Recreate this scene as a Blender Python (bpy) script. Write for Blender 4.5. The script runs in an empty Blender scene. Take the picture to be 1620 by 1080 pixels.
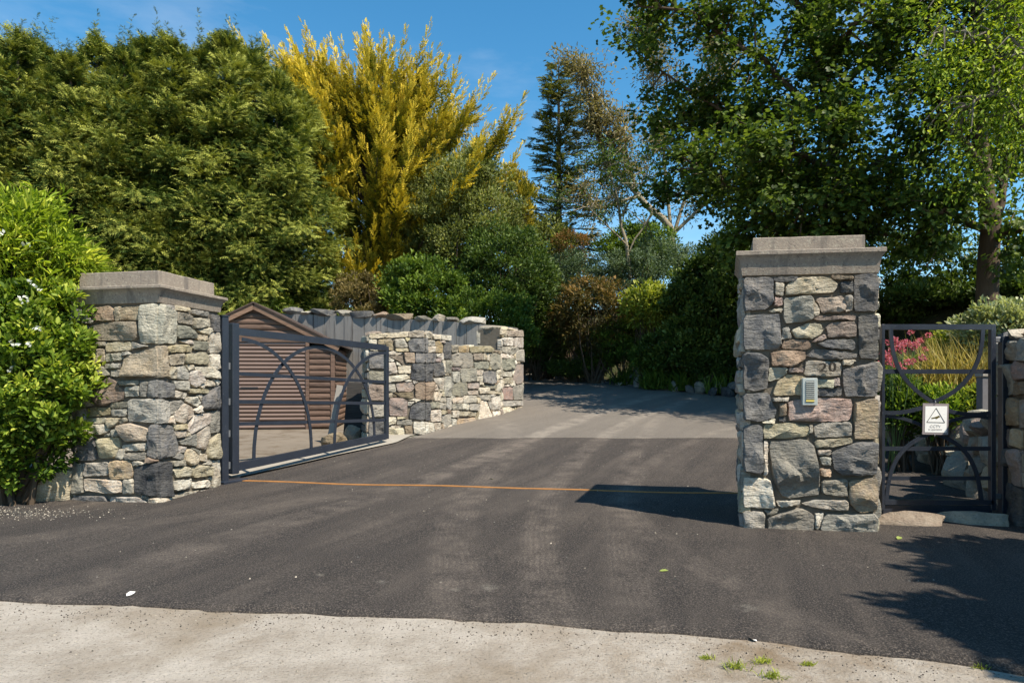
import bpy, bmesh, math, random
import numpy as np
from mathutils import Vector, Matrix, noise as mnoise

# ------------------------------------------------------------------ camera, sky, sun, exposure
SC = bpy.context.scene
COL = SC.collection
EYE, FPX, CX, HZ = 1.15, 1040.0, 810.0, 598.0        # eye height, focal length in photo pixels, principal column, horizon row
cam_d = bpy.data.cameras.new('camera'); cam = bpy.data.objects.new('camera', cam_d); COL.objects.link(cam)
cam.location = (0, 0, EYE); cam.rotation_euler = (math.radians(90), 0, 0)
cam_d.sensor_fit = 'HORIZONTAL'; cam_d.sensor_width = 36; cam_d.lens = 36 * FPX / 1620
cam_d.shift_y = (HZ - 540) / 1620
cam_d.clip_start = 0.05; cam_d.clip_end = 2000
SC.camera = cam

SUN_DIR = Vector((-0.5425, 0.485, -1.0)).normalized()    # the way the light travels
SUN_EL = math.asin(-SUN_DIR.z); SUN_AZ = math.atan2(-SUN_DIR.x, -SUN_DIR.y)   # clockwise from +Y
sun_d = bpy.data.lights.new('sun', 'SUN'); sun_d.energy = 5.0; sun_d.angle = math.radians(0.55); sun_d.color = (1.0, 0.905, 0.765)
sun = bpy.data.objects.new('sun', sun_d); COL.objects.link(sun)
sun.rotation_euler = SUN_DIR.to_track_quat('-Z', 'Y').to_euler(); sun.location = (8, -8, 14)

W = bpy.data.worlds.new('World'); SC.world = W; W.use_nodes = True
wn, wl = W.node_tree.nodes, W.node_tree.links
bgn = wn['Background']; bgn.inputs['Strength'].default_value = 0.092
sky = wn.new('ShaderNodeTexSky'); sky.sky_type = 'NISHITA'; sky.sun_disc = False
sky.sun_elevation = SUN_EL; sky.sun_rotation = SUN_AZ
sky.air_density = 1.0; sky.dust_density = 0.1; sky.ozone_density = 1.6; sky.altitude = 300
# thin cirrus, the same over the whole sky
wtc = wn.new('ShaderNodeTexCoord'); wmp = wn.new('ShaderNodeMapping'); wmp.inputs['Scale'].default_value = (1.6, 1.6, 5.5)
wmp.inputs['Rotation'].default_value = (0.25, 0.35, 0.0); wmp.inputs['Location'].default_value = (0.4, 0.2, 0.0)
wns = wn.new('ShaderNodeTexNoise'); wns.inputs['Scale'].default_value = 1.7; wns.inputs['Detail'].default_value = 8; wns.inputs['Roughness'].default_value = 0.58
wrp = wn.new('ShaderNodeValToRGB'); wrp.color_ramp.elements[0].position = 0.5; wrp.color_ramp.elements[1].position = 0.86
wrp.color_ramp.elements[1].color = (0.3, 0.3, 0.3, 1)
wmx = wn.new('ShaderNodeMixRGB'); wmx.inputs['Color2'].default_value = (7.0, 7.3, 7.8, 1)
wl.new(wtc.outputs['Generated'], wmp.inputs['Vector']); wl.new(wmp.outputs['Vector'], wns.inputs['Vector'])
wl.new(wns.outputs['Fac'], wrp.inputs['Fac']); wl.new(wrp.outputs['Color'], wmx.inputs['Fac'])
whs = wn.new('ShaderNodeHueSaturation'); whs.inputs['Hue'].default_value = 0.487; whs.inputs['Saturation'].default_value = 1.32; whs.inputs['Value'].default_value = 1.3
wl.new(sky.outputs['Color'], whs.inputs['Color']); wl.new(whs.outputs['Color'], wmx.inputs['Color1']); wl.new(wmx.outputs['Color'], bgn.inputs['Color'])

SC.view_settings.view_transform = 'Standard'; SC.view_settings.look = 'None'
SC.view_settings.exposure = 0.75; SC.view_settings.gamma = 1.0; SC.view_settings.use_curve_mapping = False
SC.render.engine = 'CYCLES'
SC.cycles.max_bounces = 6; SC.cycles.diffuse_bounces = 2; SC.cycles.glossy_bounces = 2; SC.cycles.transmission_bounces = 3; SC.cycles.transparent_max_bounces = 4
SC.cycles.use_denoising = True

random.seed(5)
R = np.random.default_rng(5)

# ------------------------------------------------------------------ objects and names
def tag(o, label=None, cat=None, group=None, kind=None):
    if label: o['label'] = label
    if cat: o['category'] = cat
    if group: o['group'] = group
    if kind: o['kind'] = kind
    return o
def thing(name, label, cat, loc=(0, 0, 0), group=None, rz=0.0):
    o = bpy.data.objects.new(name, None); COL.objects.link(o); o.empty_display_size = 0.2
    o.location = loc; o.rotation_euler = (0, 0, rz)
    o.matrix_basis = Matrix.Translation(Vector(loc)) @ Matrix.Rotation(rz, 4, 'Z')
    return tag(o, label, cat, group, 'thing')
def link(name, me, mat, parent=None, local=False):
    """One mesh object. Mesh data are in world coordinates unless local is set."""
    o = bpy.data.objects.new(name, me); COL.objects.link(o)
    if mat is not None:
        if len(me.materials): me.materials[0] = mat
        else: me.materials.append(mat)
    if parent is not None:
        o.parent = parent
        if not local:
            m = Matrix.Identity(4); p = parent
            while p is not None: m = p.matrix_basis @ m; p = p.parent
            o.matrix_parent_inverse = m.inverted()
    return o
def copy_tree(o, parent=None):
    c = o.copy(); COL.objects.link(c); c.parent = parent
    for ch in list(o.children): copy_tree(ch, c)
    return c
def smooth(me, ang=35):
    me.polygons.foreach_set('use_smooth', [True] * len(me.polygons))
    me.set_sharp_from_angle(angle=math.radians(ang))
    return me
def mesh(name, v, f, ang=None):
    me = bpy.data.meshes.new(name); me.from_pydata([tuple(map(float, p)) for p in v], [], f); me.update()
    return smooth(me, ang) if ang else me
class MB:
    def __init__(s): s.v = []; s.f = []
    def add(s, v, f):
        n = len(s.v); s.v += [tuple(p) for p in v]; s.f += [tuple(i + n for i in q) for q in f]; return s
    def box(s, c, sx, sy, sz, M=None, bev=0.0):
        """box centred at c with full sizes; bev > 0 chamfers the twelve edges"""
        b = bev; vs = []; fs = []
        hx, hy, hz = sx / 2, sy / 2, sz / 2
        if b <= 0:
            vs = [(x, y, z) for z in (-hz, hz) for y in (-hy, hy) for x in (-hx, hx)]
            fs = [(0, 2, 3, 1), (4, 5, 7, 6), (0, 1, 5, 4), (2, 6, 7, 3), (0, 4, 6, 2), (1, 3, 7, 5)]
        else:
            prof = [(-hz, b), (-hz + b, 0), (hz - b, 0), (hz, b)]
            for z, i in prof:
                x, y = hx - i, hy - i
                vs += [(-x + b, -y, z), (x - b, -y, z), (x, -y + b, z), (x, y - b, z), (x - b, y, z), (-x + b, y, z), (-x, y - b, z), (-x, -y + b, z)]
            for k in range(3):
                for j in range(8):
                    fs.append((k * 8 + j, k * 8 + (j + 1) % 8, k * 8 + 8 + (j + 1) % 8, k * 8 + 8 + j))
            fs.append(tuple(range(7, -1, -1))); fs.append(tuple(range(24, 32)))
        c = Vector(c)
        out = []
        for p in vs:
            q = Vector(p)
            if M is not None: q = M @ q
            out.append(q + c)
        return s.add(out, fs)
    def tube(s, pts, rad, n=8, cap=True, up=None):
        """round tube along points; rad a number or a list"""
        pts = [Vector(p) for p in pts]; m = len(pts)
        rad = [rad] * m if not hasattr(rad, '__len__') else rad
        vs = []; fs = []
        ref = Vector((0.31, 0.2, 0.93)).normalized()
        for i, p in enumerate(pts):
            d = (pts[min(i + 1, m - 1)] - pts[max(i - 1, 0)]); d = d.normalized() if d.length > 1e-9 else Vector((0, 0, 1))
            a = d.cross(ref)
            if a.length < 1e-3: a = d.cross(Vector((1, 0, 0)))
            a.normalize(); b = a.cross(d)
            for k in range(n):
                t = 2 * math.pi * k / n
                vs.append(p + (a * math.cos(t) + b * math.sin(t)) * rad[i])
        for i in range(m - 1):
            for k in range(n):
                fs.append((i * n + k, i * n + (k + 1) % n, (i + 1) * n + (k + 1) % n, (i + 1) * n + k))
        if cap: fs.append(tuple(range(n - 1, -1, -1))); fs.append(tuple((m - 1) * n + k for k in range(n)))
        return s.add(vs, fs)
    def flat(s, pts, nrm, w, t):
        """rectangular bar along points lying in the plane with normal nrm: w across in the plane, t along the normal"""
        pts = [Vector(p) for p in pts]; m = len(pts); nrm = Vector(nrm).normalized(); vs = []; fs = []
        for i, p in enumerate(pts):
            d = (pts[min(i + 1, m - 1)] - pts[max(i - 1, 0)]).normalized(); a = nrm.cross(d).normalized()
            for u, v in ((-1, -1), (1, -1), (1, 1), (-1, 1)): vs.append(p + a * (u * w / 2) + nrm * (v * t / 2))
        for i in range(m - 1):
            for k in range(4): fs.append((i * 4 + k, i * 4 + (k + 1) % 4, i * 4 + 4 + (k + 1) % 4, i * 4 + 4 + k))
        fs.append((3, 2, 1, 0)); fs.append(tuple((m - 1) * 4 + k for k in range(4)))
        return s.add(vs, fs)
    def mesh(s, name, ang=None):
        me = mesh(name, s.v, s.f); bm = bmesh.new(); bm.from_mesh(me); bmesh.ops.recalc_face_normals(bm, faces=bm.faces); bm.to_mesh(me); bm.free()
        return smooth(me, ang) if ang else me
    def part(s, name, mat, parent=None, ang=None, local=False):
        return link(name, s.mesh(name, ang), mat, parent, local)

# ------------------------------------------------------------------ materials
class NT:
    """small wrapper to write node graphs as expressions"""
    def __init__(s, name):
        s.m = bpy.data.materials.new(name); s.m.use_nodes = True; s.n = s.m.node_tree.nodes; s.l = s.m.node_tree.links
        s.b = s.n['Principled BSDF']; s.out = s.n['Material Output']
        s.tc = s.n.new('ShaderNodeTexCoord')
    def put(s, sock, v):
        if hasattr(v, 'is_output'): s.l.new(v, sock)
        else: sock.default_value = v
    def math(s, op, a, b=0.0, c=None, clamp=False):
        n = s.n.new('ShaderNodeMath'); n.operation = op; n.use_clamp = clamp
        s.put(n.inputs[0], a); s.put(n.inputs[1], b)
        if c is not None: s.put(n.inputs[2], c)
        return n.outputs[0]
    def pos(s, which='Object'): return s.tc.outputs[which]
    def world(s): return s.n.new('ShaderNodeNewGeometry').outputs['Position']
    def mapping(s, v, scale=(1, 1, 1), rot=(0, 0, 0), loc=(0, 0, 0)):
        n = s.n.new('ShaderNodeMapping'); s.l.new(v, n.inputs['Vector'])
        n.inputs['Scale'].default_value = scale; n.inputs['Rotation'].default_value = rot; n.inputs['Location'].default_value = loc
        return n.outputs[0]
    def noise(s, v, scale, detail=4, rough=0.55, out='Fac', dist=0.0):
        n = s.n.new('ShaderNodeTexNoise'); s.l.new(v, n.inputs['Vector'])
        n.inputs['Scale'].default_value = scale; n.inputs['Detail'].default_value = detail; n.inputs['Roughness'].default_value = rough; n.inputs['Distortion'].default_value = dist
        return n.outputs[out]
    def voro(s, v, scale, feature='F1', out='Distance', rnd=1.0):
        n = s.n.new('ShaderNodeTexVoronoi'); n.feature = feature; s.l.new(v, n.inputs['Vector']); n.inputs['Scale'].default_value = scale; n.inputs['Randomness'].default_value = rnd
        return n.outputs[out]
    def ramp(s, f, stops, interp='LINEAR'):
        n = s.n.new('ShaderNodeValToRGB'); n.color_ramp.interpolation = interp; e = n.color_ramp.elements
        while len(e) < len(stops): e.new(0.5)
        for k, (p, c) in enumerate(stops):
            e[k].position = p; e[k].color = (c, c, c, 1) if not hasattr(c, '__len__') else (*c, 1)
        s.put(n.inputs['Fac'], f); return n.outputs['Color']
    def mix(s, f, a, b, mode='MIX'):
        n = s.n.new('ShaderNodeMixRGB'); n.blend_type = mode; s.put(n.inputs['Fac'], f)
        for k, v in ((1, a), (2, b)):
            s.put(n.inputs[k], (*v, 1) if (not hasattr(v, 'is_output') and len(v) == 3) else v)
        return n.outputs['Color']
    def sep(s, v):
        n = s.n.new('ShaderNodeSeparateXYZ'); s.l.new(v, n.inputs[0]); return n.outputs
    def rnd(s): return s.n.new('ShaderNodeObjectInfo').outputs['Random']
    def attr(s, name):
        n = s.n.new('ShaderNodeAttribute'); n.attribute_name = name; return n.outputs['Fac']
    def hsv(s, col, h=0.5, sa=1.0, v=1.0):
        n = s.n.new('ShaderNodeHueSaturation'); s.put(n.inputs['Hue'], h); s.put(n.inputs['Saturation'], sa); s.put(n.inputs['Value'], v); s.put(n.inputs['Color'], (*col, 1) if not hasattr(col, 'is_output') else col)
        return n.outputs[0]
    def bump(s, h, strength=0.5, dist=0.01, prev=None):
        n = s.n.new('ShaderNodeBump'); n.inputs['Strength'].default_value = strength; n.inputs['Distance'].default_value = dist
        s.l.new(h, n.inputs['Height'])
        if prev is not None: s.l.new(prev, n.inputs['Normal'])
        return n.outputs[0]
    def done(s, col, rough=0.8, normal=None, spec=0.5, metal=0.0):
        s.put(s.b.inputs['Base Color'], (*col, 1) if (not hasattr(col, 'is_output')) else col)
        s.put(s.b.inputs['Roughness'], rough); s.put(s.b.inputs['Specular IOR Level'], spec); s.put(s.b.inputs['Metallic'], metal)
        if normal is not None: s.l.new(normal, s.b.inputs['Normal'])
        return s.m

def stone_mat(name, base, stain, amt=0.5):
    t = NT(name); p = t.world(); r = t.rnd()
    off = t.n.new('ShaderNodeVectorMath'); off.operation = 'ADD'; t.l.new(p, off.inputs[0])
    comb = t.n.new('ShaderNodeCombineXYZ'); t.put(comb.inputs[0], t.math('MULTIPLY', r, 37.0)); t.put(comb.inputs[1], t.math('MULTIPLY', r, 91.0)); t.l.new(comb.outputs[0], off.inputs[1])
    q = off.outputs[0]
    n1 = t.noise(q, 9, 6, 0.62); n2 = t.noise(q, 45, 5, 0.6)
    c = t.mix(t.ramp(n1, [(0.40, 0.0), (0.60, amt + 0.25)]), base, stain)
    c = t.mix(t.ramp(n2, [(0.52, 0.0), (0.75, 0.45)]), c, tuple(min(0.6, x * 1.7 + 0.06) for x in base))       # pale lichen and quartz
    c = t.mix(t.ramp(t.noise(q, 70, 3, 0.6), [(0.28, 0.55), (0.42, 0.0)]), c, tuple(x * 0.35 for x in base))      # dark pits
    c = t.hsv(c, t.math('MULTIPLY_ADD', r, 0.03, 0.485), t.math('MULTIPLY_ADD', t.math('FRACT', t.math('MULTIPLY', r, 7.3)), 0.4, 0.68), t.math('MULTIPLY_ADD', t.math('FRACT', t.math('MULTIPLY', r, 13.7)), 0.62, 0.70))
    st = t.mapping(q, (14, 14, 46), (0.5, 0.6, 0.2))
    h = t.math('ADD', t.math('MULTIPLY', t.noise(st, 1.0, 7, 0.62), 1.0), t.math('MULTIPLY', t.noise(q, 26, 8, 0.66), 0.9))
    nb = t.bump(h, 1.0, 0.026)
    return t.done(c, 0.82, nb, 0.35)
STONE = {
    'd': stone_mat('slate_stone', (0.098, 0.099, 0.102), (0.215, 0.195, 0.165)),
    'D': stone_mat('dark_slate_stone', (0.050, 0.052, 0.057), (0.135, 0.128, 0.118)),
    'g': stone_mat('grey_stone', (0.245, 0.228, 0.188), (0.37, 0.335, 0.255)),
    'p': stone_mat('pale_stone', (0.54, 0.485, 0.38), (0.35, 0.275, 0.19)),
    't': stone_mat('tan_stone', (0.36, 0.295, 0.185), (0.46, 0.40, 0.29)),
    'b': stone_mat('brown_stone', (0.235, 0.172, 0.115), (0.33, 0.265, 0.185)),
    'o': stone_mat('ochre_stone', (0.40, 0.285, 0.16), (0.27, 0.22, 0.17)),
    'n': stone_mat('greenish_stone', (0.250, 0.245, 0.190), (0.38, 0.35, 0.26)),
    'k': stone_mat('pinkish_stone', (0.31, 0.215, 0.170), (0.24, 0.21, 0.19)),
}
def mk_mortar():
    t = NT('mortar'); p = t.world()
    c = t.mix(t.noise(p, 14, 6), (0.085, 0.072, 0.056), (0.19, 0.165, 0.13)); nb = t.bump(t.noise(p, 95, 6, 0.7), 0.9, 0.01)
    return t.done(c, 0.95, nb, 0.2)
M_MORTAR = mk_mortar()
def mk_caststone():
    t = NT('cast_stone'); p = t.world()
    c = t.mix(t.noise(p, 5, 6, 0.65), (0.33, 0.275, 0.215), (0.22, 0.185, 0.155))
    c = t.mix(t.ramp(t.noise(p, 38, 6, 0.7), [(0.52, 0.0), (0.66, 0.6)]), c, (0.46, 0.42, 0.33))
    c = t.mix(t.ramp(t.noise(t.mapping(p, (9, 9, 1.2)), 1.6, 5), [(0.52, 0.0), (0.72, 0.65)]), c, (0.095, 0.085, 0.08))   # rain streaks
    c = t.mix(t.ramp(t.noise(p, 60, 2), [(0.3, 0.8), (0.36, 0.0)]), c, (0.10, 0.09, 0.08))
    nb = t.bump(t.noise(p, 70, 8, 0.75), 0.8, 0.008)
    return t.done(c, 0.9, nb, 0.25)
M_CAST = mk_caststone()
def mk_steel():
    t = NT('painted_steel'); p = t.world()
    c = t.mix(t.noise(p, 6, 5), (0.013, 0.017, 0.026), (0.026, 0.032, 0.046))
    c = t.mix(t.ramp(t.noise(p, 55, 5, 0.7), [(0.62, 0.0), (0.72, 0.55)]), c, (0.16, 0.165, 0.17))
    nb = t.bump(t.noise(p, 120, 3), 0.15, 0.002)
    return t.done(c, t.ramp(t.noise(p, 9, 4), [(0.3, 0.28), (0.7, 0.45)]), nb, 0.6)
M_STEEL = mk_steel()
def plain(name, col, rough=0.6, spec=0.5, metal=0.0, var=0.25, scale=20, bump=0.3):
    t = NT(name); p = t.world()
    c = t.mix(t.noise(p, scale, 5, 0.65), tuple(x * (1 - var) for x in col), tuple(min(0.95, x * (1 + var)) for x in col))
    return t.done(c, rough, t.bump(t.noise(p, scale * 5, 4), bump, 0.003) if bump else None, spec, metal)

# ------------------------------------------------------------------ lie of the land
EDGE = np.array([(7.2, 6.5), (6.6, 9.0), (6.0, 11.5), (5.1, 14.4), (2.4, 17.9), (0.5, 19.8), (-3.0, 21.2), (-14.0, 22.4)])   # far kerbless side of the drive
CWALL = np.array([(-5.6, 16.0), (0.05, 14.25)])
def sstep(a, b, x): t = np.clip((x - a) / (b - a), 0, 1); return t * t * (3 - 2 * t)
def edge_dist(x, y):
    """signed distance to EDGE, positive on the bank side"""
    x = np.asarray(x, float); y = np.asarray(y, float); best = np.full(x.shape, 1e9); sgn = np.ones(x.shape)
    for a, b in zip(EDGE[:-1], EDGE[1:]):
        d = b - a; L2 = d @ d
        t = np.clip(((x - a[0]) * d[0] + (y - a[1]) * d[1]) / L2, 0, 1)
        px, py = a[0] + t * d[0], a[1] + t * d[1]; dd = np.hypot(x - px, y - py)
        cr = d[0] * (y - a[1]) - d[1] * (x - a[0])
        m = dd < best; best = np.where(m, dd, best); sgn = np.where(m, np.where(cr < 0, 1.0, -1.0), sgn)
    return best * sgn
def base_h(y):
    u = np.asarray(y, float) - 7.0; h = 0.09 * 0.5 * (u + np.sqrt(u * u + 0.25)); h = h - 0.09 * 0.5 * (-7.0 + math.sqrt(49.25))
    return np.where(y > 20, 1.17 + 0.05 * (np.asarray(y, float) - 20), h)
def xgate(y): return np.interp(y, [6.0, 7.1, 9.25, 9.8, 13.3, 14.5], [-3.05, -2.98, -1.78, -1.75, 0.0, 0.1])
def H(x, y):
    x = np.asarray(x, float); y = np.asarray(y, float)
    h = base_h(y)
    w = sstep(0.15, 1.1, xgate(y) - x) * sstep(6.6, 7.6, y)
    h = h * (1 - w) + 0.06 * w
    h = h + 2.3 * sstep(0.3, 4.5, edge_dist(x, y)) * sstep(5.5, 8, y)
    cw = (y - np.interp(x, CWALL[:, 0], CWALL[:, 1]))       # raised bed behind the concrete wall
    bed = sstep(0.0, 0.3, cw) * sstep(0.1, -0.3, x)
    h = np.where(bed > 0, np.maximum(h, bed * 1.9 + (1 - bed) * h), h)
    return h
def hz(x, y): return float(H(np.array([x]), np.array([y]))[0])
def at(px, py, d):
    """point at forward distance d seen at photo pixel (px, py)"""
    return Vector(((px - CX) / FPX * d, d, EYE + (HZ - py) / FPX * d))
def sheet(name, xs, ys, zf, mat, mask=None, kind='structure', smooth_=True):
    X, Y = np.meshgrid(xs, ys)
    return grid_mesh(name, X, Y, zf(X, Y), mat, kind)
def grid_mesh(name, X, Y, Z, mat, kind='structure', skirt=0.0):
    ny, nx = X.shape
    v = np.stack([X.ravel(), Y.ravel(), Z.ravel()], 1)
    idx = np.arange(ny * nx).reshape(ny, nx)
    f = np.stack([idx[:-1, :-1].ravel(), idx[:-1, 1:].ravel(), idx[1:, 1:].ravel(), idx[1:, :-1].ravel()], 1)
    if skirt:
        b = v[idx[0]].copy(); b[:, 2] -= skirt; k0 = len(v); v = np.vstack([v, b]); bi = np.arange(k0, k0 + nx)
        f = np.vstack([f, np.stack([bi[:-1], bi[1:], idx[0, 1:], idx[0, :-1]], 1)])
    me = bpy.data.meshes.new(name); me.from_pydata(v.tolist(), [], f.tolist()); me.update(); me.polygons.foreach_set('use_smooth', [True] * len(me.polygons))
    o = link(name, me, mat); tag(o, kind=kind); return o

# front edge of the tarmac apron, traced: (x, y)
APRON = np.array([(-9, 3.9), (-5, 3.62), (-2.63, 3.38), (-1.2, 3.22), (0.0, 3.09), (0.6, 2.98), (1.076, 2.87), (1.6, 2.70), (1.97, 2.53), (2.6, 2.25), (3.6, 1.7), (5.0, 1.0)])

# ------------------------------------------------------------------ ground materials
def mk_soil():
    t = NT('soil'); p = t.world()
    c = t.mix(t.noise(p, 2.3, 7, 0.65), (0.045, 0.034, 0.022), (0.10, 0.075, 0.045)); c = t.mix(t.ramp(t.noise(p, 0.9, 5), [(0.45, 0), (0.6, 0.8)]), c, (0.04, 0.06, 0.018))
    return t.done(c, 0.95, t.bump(t.noise(p, 22, 8, 0.7), 1.0, 0.05), 0.2)
def mk_concrete():
    t = NT('road_concrete'); p = t.world()
    c = t.mix(t.ramp(t.noise(p, 3.2, 9, 0.72), [(0.36, 0.0), (0.62, 1.0)]), (0.36, 0.31, 0.25), (0.53, 0.475, 0.405))
    c = t.mix(t.ramp(t.noise(p, 0.75, 6, 0.6), [(0.50, 0.0), (0.64, 0.8)]), c, (0.26, 0.20, 0.13))              # sandy dirt
    c = t.mix(t.ramp(t.noise(p, 80, 5, 0.7), [(0.32, 0.8), (0.47, 0.0)]), c, (0.15, 0.13, 0.105))
    c = t.mix(t.ramp(t.noise(p, 230, 3, 0.6), [(0.56, 0.0), (0.70, 0.5)]), c, (0.50, 0.47, 0.42))
    x, y, z = t.sep(p)
    dm = t.math('MULTIPLY', t.math('MULTIPLY_ADD', x, 0.7, 0.35, True), t.ramp(t.noise(p, 2.6, 8, 0.7), [(0.42, 0.0), (0.62, 0.85)]))
    c = t.mix(dm, c, (0.23, 0.165, 0.098))
    v = t.voro(p, 16, 'F1'); c = t.mix(t.ramp(v, [(0.07, 0.75), (0.11, 0.0)]), c, (0.16, 0.135, 0.11)); c = t.mix(t.ramp(t.voro(p, 37, 'F1'), [(0.10, 0.6), (0.17, 0.0)]), c, (0.24, 0.20, 0.155))
    h = t.math('ADD', t.noise(p, 90, 7, 0.75), t.math('MULTIPLY', t.noise(p, 28, 6, 0.6), 0.8))
    return t.done(c, 0.93, t.bump(h, 1.0, 0.016), 0.25)
def mk_tarmac(name, dark, pale, tracks=True, speck=0.85):
    t = NT(name); p = t.world(); x, y, z = t.sep(p)
    c = t.mix(t.noise(p, 1.3, 6, 0.6), dark, tuple(v * 1.35 for v in dark))
    n = t.noise(p, 120, 5, 0.75)
    sp = t.ramp(n, [(0.50, 0.0), (0.66, speck)])
    c = t.mix(sp, c, tuple(v * 1.9 for v in pale))
    c = t.mix(t.ramp(t.noise(p, 90, 4, 0.7), [(0.34, 0.8), (0.48, 0.0)]), c, tuple(v * 0.3 for v in dark))
    if tracks:
        # broad dusty sweeps where cars turn in from the road
        u = t.math('SUBTRACT', x, t.math('MULTIPLY_ADD', y, 0.22, t.math('MULTIPLY', t.math('MULTIPLY', y, y), 0.018)))
        cmb = t.n.new('ShaderNodeCombineXYZ'); t.put(cmb.inputs[0], u); t.put(cmb.inputs[1], t.math('MULTIPLY', y, 0.10)); q = cmb.outputs[0]
        dust = t.ramp(t.noise(q, 2.6, 6, 0.68), [(0.40, 0.0), (0.68, 0.8)])
        dust = t.math('MULTIPLY', dust, t.ramp(t.noise(p, 1.1, 5, 0.6), [(0.34, 0.15), (0.62, 1.0)]))
        dust = t.math('MULTIPLY', dust, t.ramp(n, [(0.38, 0.35), (0.60, 1.0)]))
        c = t.mix(dust, c, tuple(v * 1.15 for v in pale))
        brk = t.ramp(t.noise(p, 3.4, 7, 0.72), [(0.40, 0.0), (0.60, 1.0)])
        grain = t.ramp(n, [(0.36, 0.2), (0.60, 1.0)])
        for pts, w, s in (([(0.20, 2.6), (0.20, 3.3), (0.25, 4.75), (0.50, 7.2), (1.35, 9.7)], 0.11, 1.0),
                          ([(-0.20, 2.9), (-0.26, 3.4), (-0.40, 5.1), (-0.12, 8.2), (0.45, 9.9)], 0.13, 0.85),
                          ([(-2.6, 3.2), (-2.25, 3.7), (-1.87, 4.75), (-1.35, 6.3), (-0.30, 8.4), (0.3, 9.7)], 0.14, 0.85),
                          ([(0.60, 3.1), (0.64, 3.6), (0.86, 5.1), (1.25, 7.4), (1.9, 9.6)], 0.10, 0.65),
                          ([(1.45, 2.8), (1.30, 3.2), (1.12, 3.9), (1.0, 4.8)], 0.09, 0.7),
                          ([(-4.6, 3.9), (-3.6, 4.4), (-2.4, 5.4), (-1.2, 7.0), (0.0, 9.6)], 0.16, 0.6)):
            P = np.array(pts); k = np.polyfit(P[:, 1], P[:, 0], 2)
            xc = t.math('MULTIPLY_ADD', t.math('MULTIPLY_ADD', y, float(k[0]), float(k[1])), y, float(k[2]))
            wob = t.math('MULTIPLY_ADD', t.noise(p, 0.8, 2), 0.10, -0.05)
            dx = t.math('ADD', t.math('SUBTRACT', x, xc), wob)
            m = t.ramp(t.math('DIVIDE', t.math('ABSOLUTE', dx), w * 1.7), [(0.40, 1.0), (1.0, 0.0)], 'EASE')
            tread = t.math('MULTIPLY_ADD', t.math('SINE', t.math('ADD', t.math('MULTIPLY', dx, 165.0), t.math('MULTIPLY', t.noise(p, 7, 4), 9.0))), 0.20, 0.74)
            m = t.math('MULTIPLY', t.math('MULTIPLY', m, tread), t.math('MULTIPLY', t.math('MULTIPLY', brk, grain), s * 0.66))
            c = t.mix(m, c, tuple(v * 1.8 for v in pale))
        for sx, sy, sr in ((-0.13, 3.55, 0.055), (-0.30, 3.52, 0.03), (-0.72, 3.62, 0.03), (1.16, 3.22, 0.05), (-1.1, 3.75, 0.03)):
            d2 = t.math('SQRT', t.math('ADD', t.math('POWER', t.math('SUBTRACT', x, sx), 2), t.math('POWER', t.math('SUBTRACT', y, sy), 2)))
            m = t.ramp(t.math('ADD', t.math('DIVIDE', d2, sr * 2.2), t.math('MULTIPLY_ADD', t.noise(p, 24, 6, 0.7), 2.2, -0.9)), [(0.1, 0.75), (0.8, 0.0)])
            c = t.mix(t.math('MULTIPLY', m, grain), c, (0.30, 0.27, 0.225))
    v = t.voro(p, 3.1, 'F1'); c = t.mix(t.ramp(v, [(0.016, 0.8), (0.026, 0.0)]), c, (0.42, 0.38, 0.30))
    h = t.math('ADD', t.noise(p, 110, 6, 0.75), t.math('MULTIPLY', t.noise(p, 14, 5, 0.6), 0.6))
    return t.done(c, 0.88, t.bump(h, 1.0, 0.02), 0.32)
M_SOIL = mk_soil(); M_CONC = mk_concrete()
M_TAR = mk_tarmac('new_tarmac', (0.026, 0.023, 0.022), (0.150, 0.124, 0.102))
M_TAR2 = mk_tarmac('worn_tarmac', (0.135, 0.119, 0.102), (0.23, 0.20, 0.165), True, 0.5)
def mk_yard():
    t = NT('yard_concrete'); p = t.world()
    c = t.mix(t.noise(p, 1.4, 7, 0.65), (0.13, 0.108, 0.082), (0.25, 0.21, 0.165)); c = t.mix(t.ramp(t.noise(p, 3.6, 6, 0.7), [(0.50, 0), (0.66, 0.8)]), c, (0.10, 0.072, 0.045))
    return t.done(c, 0.9, t.bump(t.noise(p, 60, 7, 0.7), 0.8, 0.01), 0.25)
M_YARD = mk_yard()
def mk_strip():
    t = NT('gutter_concrete'); p = t.world()
    c = t.mix(t.noise(p, 5, 7, 0.65), (0.24, 0.215, 0.18), (0.38, 0.35, 0.30)); return t.done(c, 0.9, t.bump(t.noise(p, 80, 7, 0.7), 0.7, 0.008), 0.25)
M_STRIP = mk_strip()

# ------------------------------------------------------------------ ground sheets
gx = np.concatenate([np.linspace(-250, -22, 12), np.arange(-20, 20.01, 0.35), np.linspace(22, 250, 12)])
gy = np.concatenate([np.linspace(-60, -6, 8), np.arange(-4, 30.01, 0.35), np.linspace(34, 400, 14)])
def gz(X, Y):
    h = H(X, np.minimum(Y, 34)) - 0.06
    return h - 0.02 * 0
sheet('ground', gx, gy, gz, M_SOIL)
# concrete road in front
xs = np.arange(-9, 6.01, 0.06); r1 = R.normal(0, 0.004, len(xs))
ye = np.interp(xs, APRON[:, 0], APRON[:, 1])
rag = np.array([0.034 * mnoise.fractal(Vector((x * 3.1, 0.3, 0)), 1.0, 2.0, 6) + 0.012 * mnoise.noise(Vector((x * 19, 7, 0))) for x in xs])
tt = np.linspace(0, 1, 26)[:, None]
X = np.broadcast_to(xs, (26, len(xs))); Y = -9 + (ye + 0.5 + 9) * tt
grid_mesh('road', X, Y, np.full(X.shape, 0.0), M_CONC)
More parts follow.
